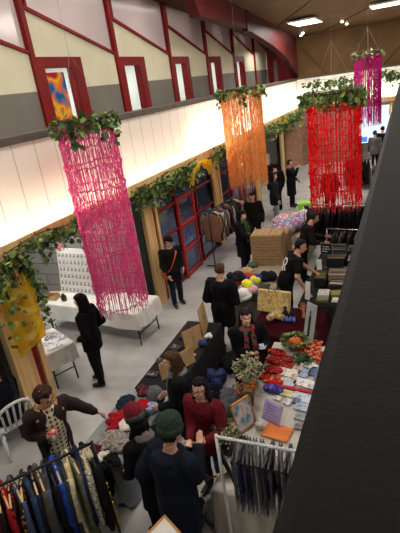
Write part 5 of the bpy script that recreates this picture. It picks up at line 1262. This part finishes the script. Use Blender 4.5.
# 3 door visitor
p3,i3 = person('person in a dark cap and coat with an orange strap by the timber post',-4.72,8.45,(.78,-.62),1.66,nod=.1,turn=.3,R=(-4.72,8.2,.85),L=(-4.45,8.45,.95),top=('coat',T_black2),top_len=.16,topw=.028,legs=('jeans',J_navy),hair=('tied','dark'),hat=('cap',C('cap_black',(24,24,28)),None,0),skin=0,step=.05)
tor = i3['tor']; sb = thing('shoulder_bag','orange strapped shoulder bag across the person in the dark cap','bag',(-4.72,8.45,0),p3.rotation_euler.z)
MB().loft([tor(.30,-.07,.02),tor(.27,-.05,.095),tor(.18,.0,.112),tor(.08,.06,.11),tor(.02,.10,.085)],.026,.006,(1,.6,0),8).loft([tor(.30,-.07,.02),tor(.26,-.045,-.09),tor(.15,.03,-.10),tor(.02,.10,-.07)],.026,.006,(1,.6,0),8).build('strap',mat('orange_strap',(224,92,44),.6),sb,True)
MB().cbox((.22,.05,.83),(.07,.24,.2)).build('pouch',mat('orange_bag',(190,70,36),.7),sb,bevel=.03)
# 4 burgundy beanie
K_burg = mat('beanie_burgundy',(124,22,40),.95,(92,12,28),50,bump=.6,bscale=70); K_olive = mat('beanie_green',(44,66,52),.95,(28,44,34),50,bump=.6,bscale=70); K_cuff = mat('cuff_grey',(72,78,76),.95,(52,58,56),50,bump=.5)
person('person in a burgundy beanie and black coat bending over the knitwear',-2.36,3.1,(-.9,.42),1.6,lean=.14,nod=.3,R=(-2.78,3.42,.9),L=(-2.66,3.0,.84),Rn=(0,0,-1),top=('coat',T_black),top_len=.22,topw=.03,flare=.08,legs=('trousers',J_black),hair=('bob','black'),hat=('beanie',K_burg,K_cuff,.05),skin=1,scarf=('scarf',C('scarf_grey',(104,106,104))))
# 5 green beanie
p5,i5 = person('person in a dark green beanie and navy hoodie seen from behind',-1.96,2.84,(.22,.97),1.76,lean=.05,nod=.14,turn=-.1,R=(-1.84,3.2,1.22),L=(-2.26,3.04,.98),Rn=(-.3,.3,.8),curl=.35,top=('hoodie',C('hoodie_navy',(26,32,48),(17,21,33))),topw=.058,top_len=.2,hood=True,legs=('jeans',J_navy),hair=('short','dark'),hat=('beanie',K_olive,K_olive,.0),skin=0,stance=.14)
# 6 red jumper
person('woman in a dark red jumper and round glasses handing something over',-2.0,3.78,(-.12,-1),1.64,lean=.05,nod=-.08,R=(-2.06,3.43,1.08),L=(-1.86,3.42,1.12),Rn=(.3,0,.8),Ln=(-.3,0,.8),curl=.7,top=('jumper',C('jumper_red',(112,30,38),(88,20,28))),topw=.026,top_len=.12,legs=('jeans',J_blue),hair=('parted','black'),glasses=True,skin=2)
# 7 brown haired woman
person('woman with long brown hair and a dark coat looking down at the black stall',-2.48,4.2,(-.92,-.38),1.66,lean=.06,nod=.1,R=(-2.76,4.3,.96),L=(-2.72,3.98,.96),top=('coat',C('coat_ink',(26,26,32),(16,16,20))),topw=.03,top_len=.22,flare=.05,legs=('trousers',J_black),hair=('long','brown'),skin=2,scarf=('scarf',C('scarf_mist',(120,122,122),(92,94,96))))
# 8 plaid scarf
M_plaid = patterned('plaid','check',[(176,34,44),(30,52,42),(90,92,90)],24)
p8,i8 = person('woman in a black coat with a red and green plaid scarf looking at a phone',-2.0,5.4,(.55,-.83),1.66,lean=.02,nod=.02,R=(-1.9,5.16,1.1),L=(-1.73,5.28,1.14),Rn=(.4,.2,.8),Ln=(-.3,-.1,.9),curl=.7,top=('coat',T_black),topw=.034,top_len=.26,flare=.06,legs=('trousers',J_black),hair=('long','dark'),skin=2,scarf=('scarf',M_plaid))
w_ = i8['arms'][-1][2]+i8['arms'][-1][3]*.1
ph = thing('phone','small phone held by the woman with the plaid scarf','phone',tuple(w_+V((0,0,.03))),.5)
MB().box((-.037,-.075,-.004),(.037,.075,.004)).build('case',M_black,ph,bevel=.003); MB().box((-.033,-.07,.0045),(.033,.07,.0055)).build('screen',emis('phone_glow',(190,205,225),.6),ph)
# 9 broad back in black
person('man with short brown hair in a bulky black jacket seen from behind',-2.88,6.72,(.12,.99),1.74,lean=.06,nod=.1,R=(-2.68,6.92,1.0),L=(-3.06,6.9,.98),top=('jacket',T_black),topw=.048,top_len=.16,legs=('trousers',J_black),hair=('short','brown'),skin=0,stance=.14)
# 10 man with white logo
p10,i10 = person('man in a black t-shirt with a white logo leaning over the dark table',-2.05,7.98,(.84,.54),1.76,lean=.5,nod=.0,turn=-.35,R=(-1.66,7.82,.86),L=(-1.5,8.3,.95),Rn=(0,0,-1),Ln=(0,0,-1),top=('t_shirt',C('tee_black',(20,21,25),(13,13,16))),topw=.022,top_len=.06,sleeve=.6,legs=('trousers',J_black),hair=('short','black'),skin=1)
tor = i10['tor']; lg_ = MB(); Rl = i10['Rl']
lg_.tube([tor(.205+.042*sin(a),.0+.036*cos(a),-.0925) for a in [2*pi*k/20 for k in range(20)]],.011,6,closed=True).tube([tor(.15,-.02,-.087),tor(.10,.0,-.082)],.011,6).tube([tor(.16,.02,-.088),tor(.12,.05,-.082)],.009,6)
lg_.build('back_logo',M_white,p10)
# 11 reaching figure
person('dark haired person in black reaching over the clothes rail table',-2.12,10.0,(.9,.35),1.7,lean=.42,nod=.1,R=(-1.62,9.9,1.0),L=(-1.64,10.2,1.05),top=('jumper',T_black2),topw=.026,legs=('trousers',J_black),hair=('tied','dark'),skin=1)
# 12.. middle of the hall
person('person in a long black coat beside the stacked wooden crates',-3.62,10.25,(.95,-.2),1.7,nod=.2,R=(-3.25,10.05,1.1),L=(-3.25,10.4,1.05),top=('coat',T_black),topw=.04,top_len=.2,flare=.05,legs=('jeans',J_navy),hair=('bob','black'),skin=2,near=False,scarf=('scarf',C('scarf_green',(70,100,60))))
person('dark haired person in a black jacket near the rail by the glazed doors',-3.9,12.2,(.3,-.95),1.66,nod=.25,top=('jacket',T_black2),topw=.034,legs=('trousers',J_black),hair=('short','black'),skin=1,near=False)
person('person in a black coat and pale jeans farther up the aisle under the gold tinsel',-3.9,14.6,(.9,.3),1.7,top=('coat',C('coat_slate',(36,38,46))),topw=.036,top_len=.14,legs=('jeans',C('jeans_pale',(130,140,150))),hair=('long','dark'),skin=0,near=False)
person('person in a black puffer coat farthest up the aisle by the glazing',-4.2,16.1,(-.5,.8),1.72,top=('coat',T_black),topw=.05,top_len=.1,legs=('trousers',J_black),hair=('short','black'),skin=0,near=False)
person('woman in a black coat sipping a drink before the far black table',-3.78,16.6,(.92,-.1),1.72,nod=-.05,R=(-3.48,16.48,1.42),L=(-3.62,16.85,.95),top=('coat',T_black),topw=.036,top_len=.26,flare=.05,legs=('trousers',J_black),hair=('tied','black'),skin=1,near=False)
person('person standing behind the red tinsel curtain',-2.2,15.2,(-.2,-.97),1.72,nod=.2,top=('jacket',T_black2),topw=.034,legs=('trousers',J_black),hair=('short','black'),skin=1,near=False)
person('visitor in a grey shirt seen from behind near the screen',-1.22,22.3,(.1,1),1.74,top=('shirt',C('shirt_grey',(110,110,108),(84,84,84))),topw=.028,legs=('trousers',J_black),hair=('short','dark'),skin=0,near=False)
person('visitor in black just beyond the grey shirted visitor',-.95,23.4,(.2,1),1.76,top=('jacket',T_black),topw=.03,legs=('trousers',J_black),hair=('short','black'),skin=0,near=False)
# sitter at the left edge
person('person in a black coat seated on the white plastic chair at the left edge',-5.25,3.8,(-.93,.36),1.7,sit=.44,lean=.1,nod=.1,R=(-5.5,4.0,.66),L=(-5.6,3.7,.66),top=('coat',C('coat_midnight',(20,24,34),(13,16,24))),topw=.045,top_len=.06,legs=('jeans',C('jeans_dark_blue',(44,56,92),(30,40,70))),hair=('short','dark'),skin=1)
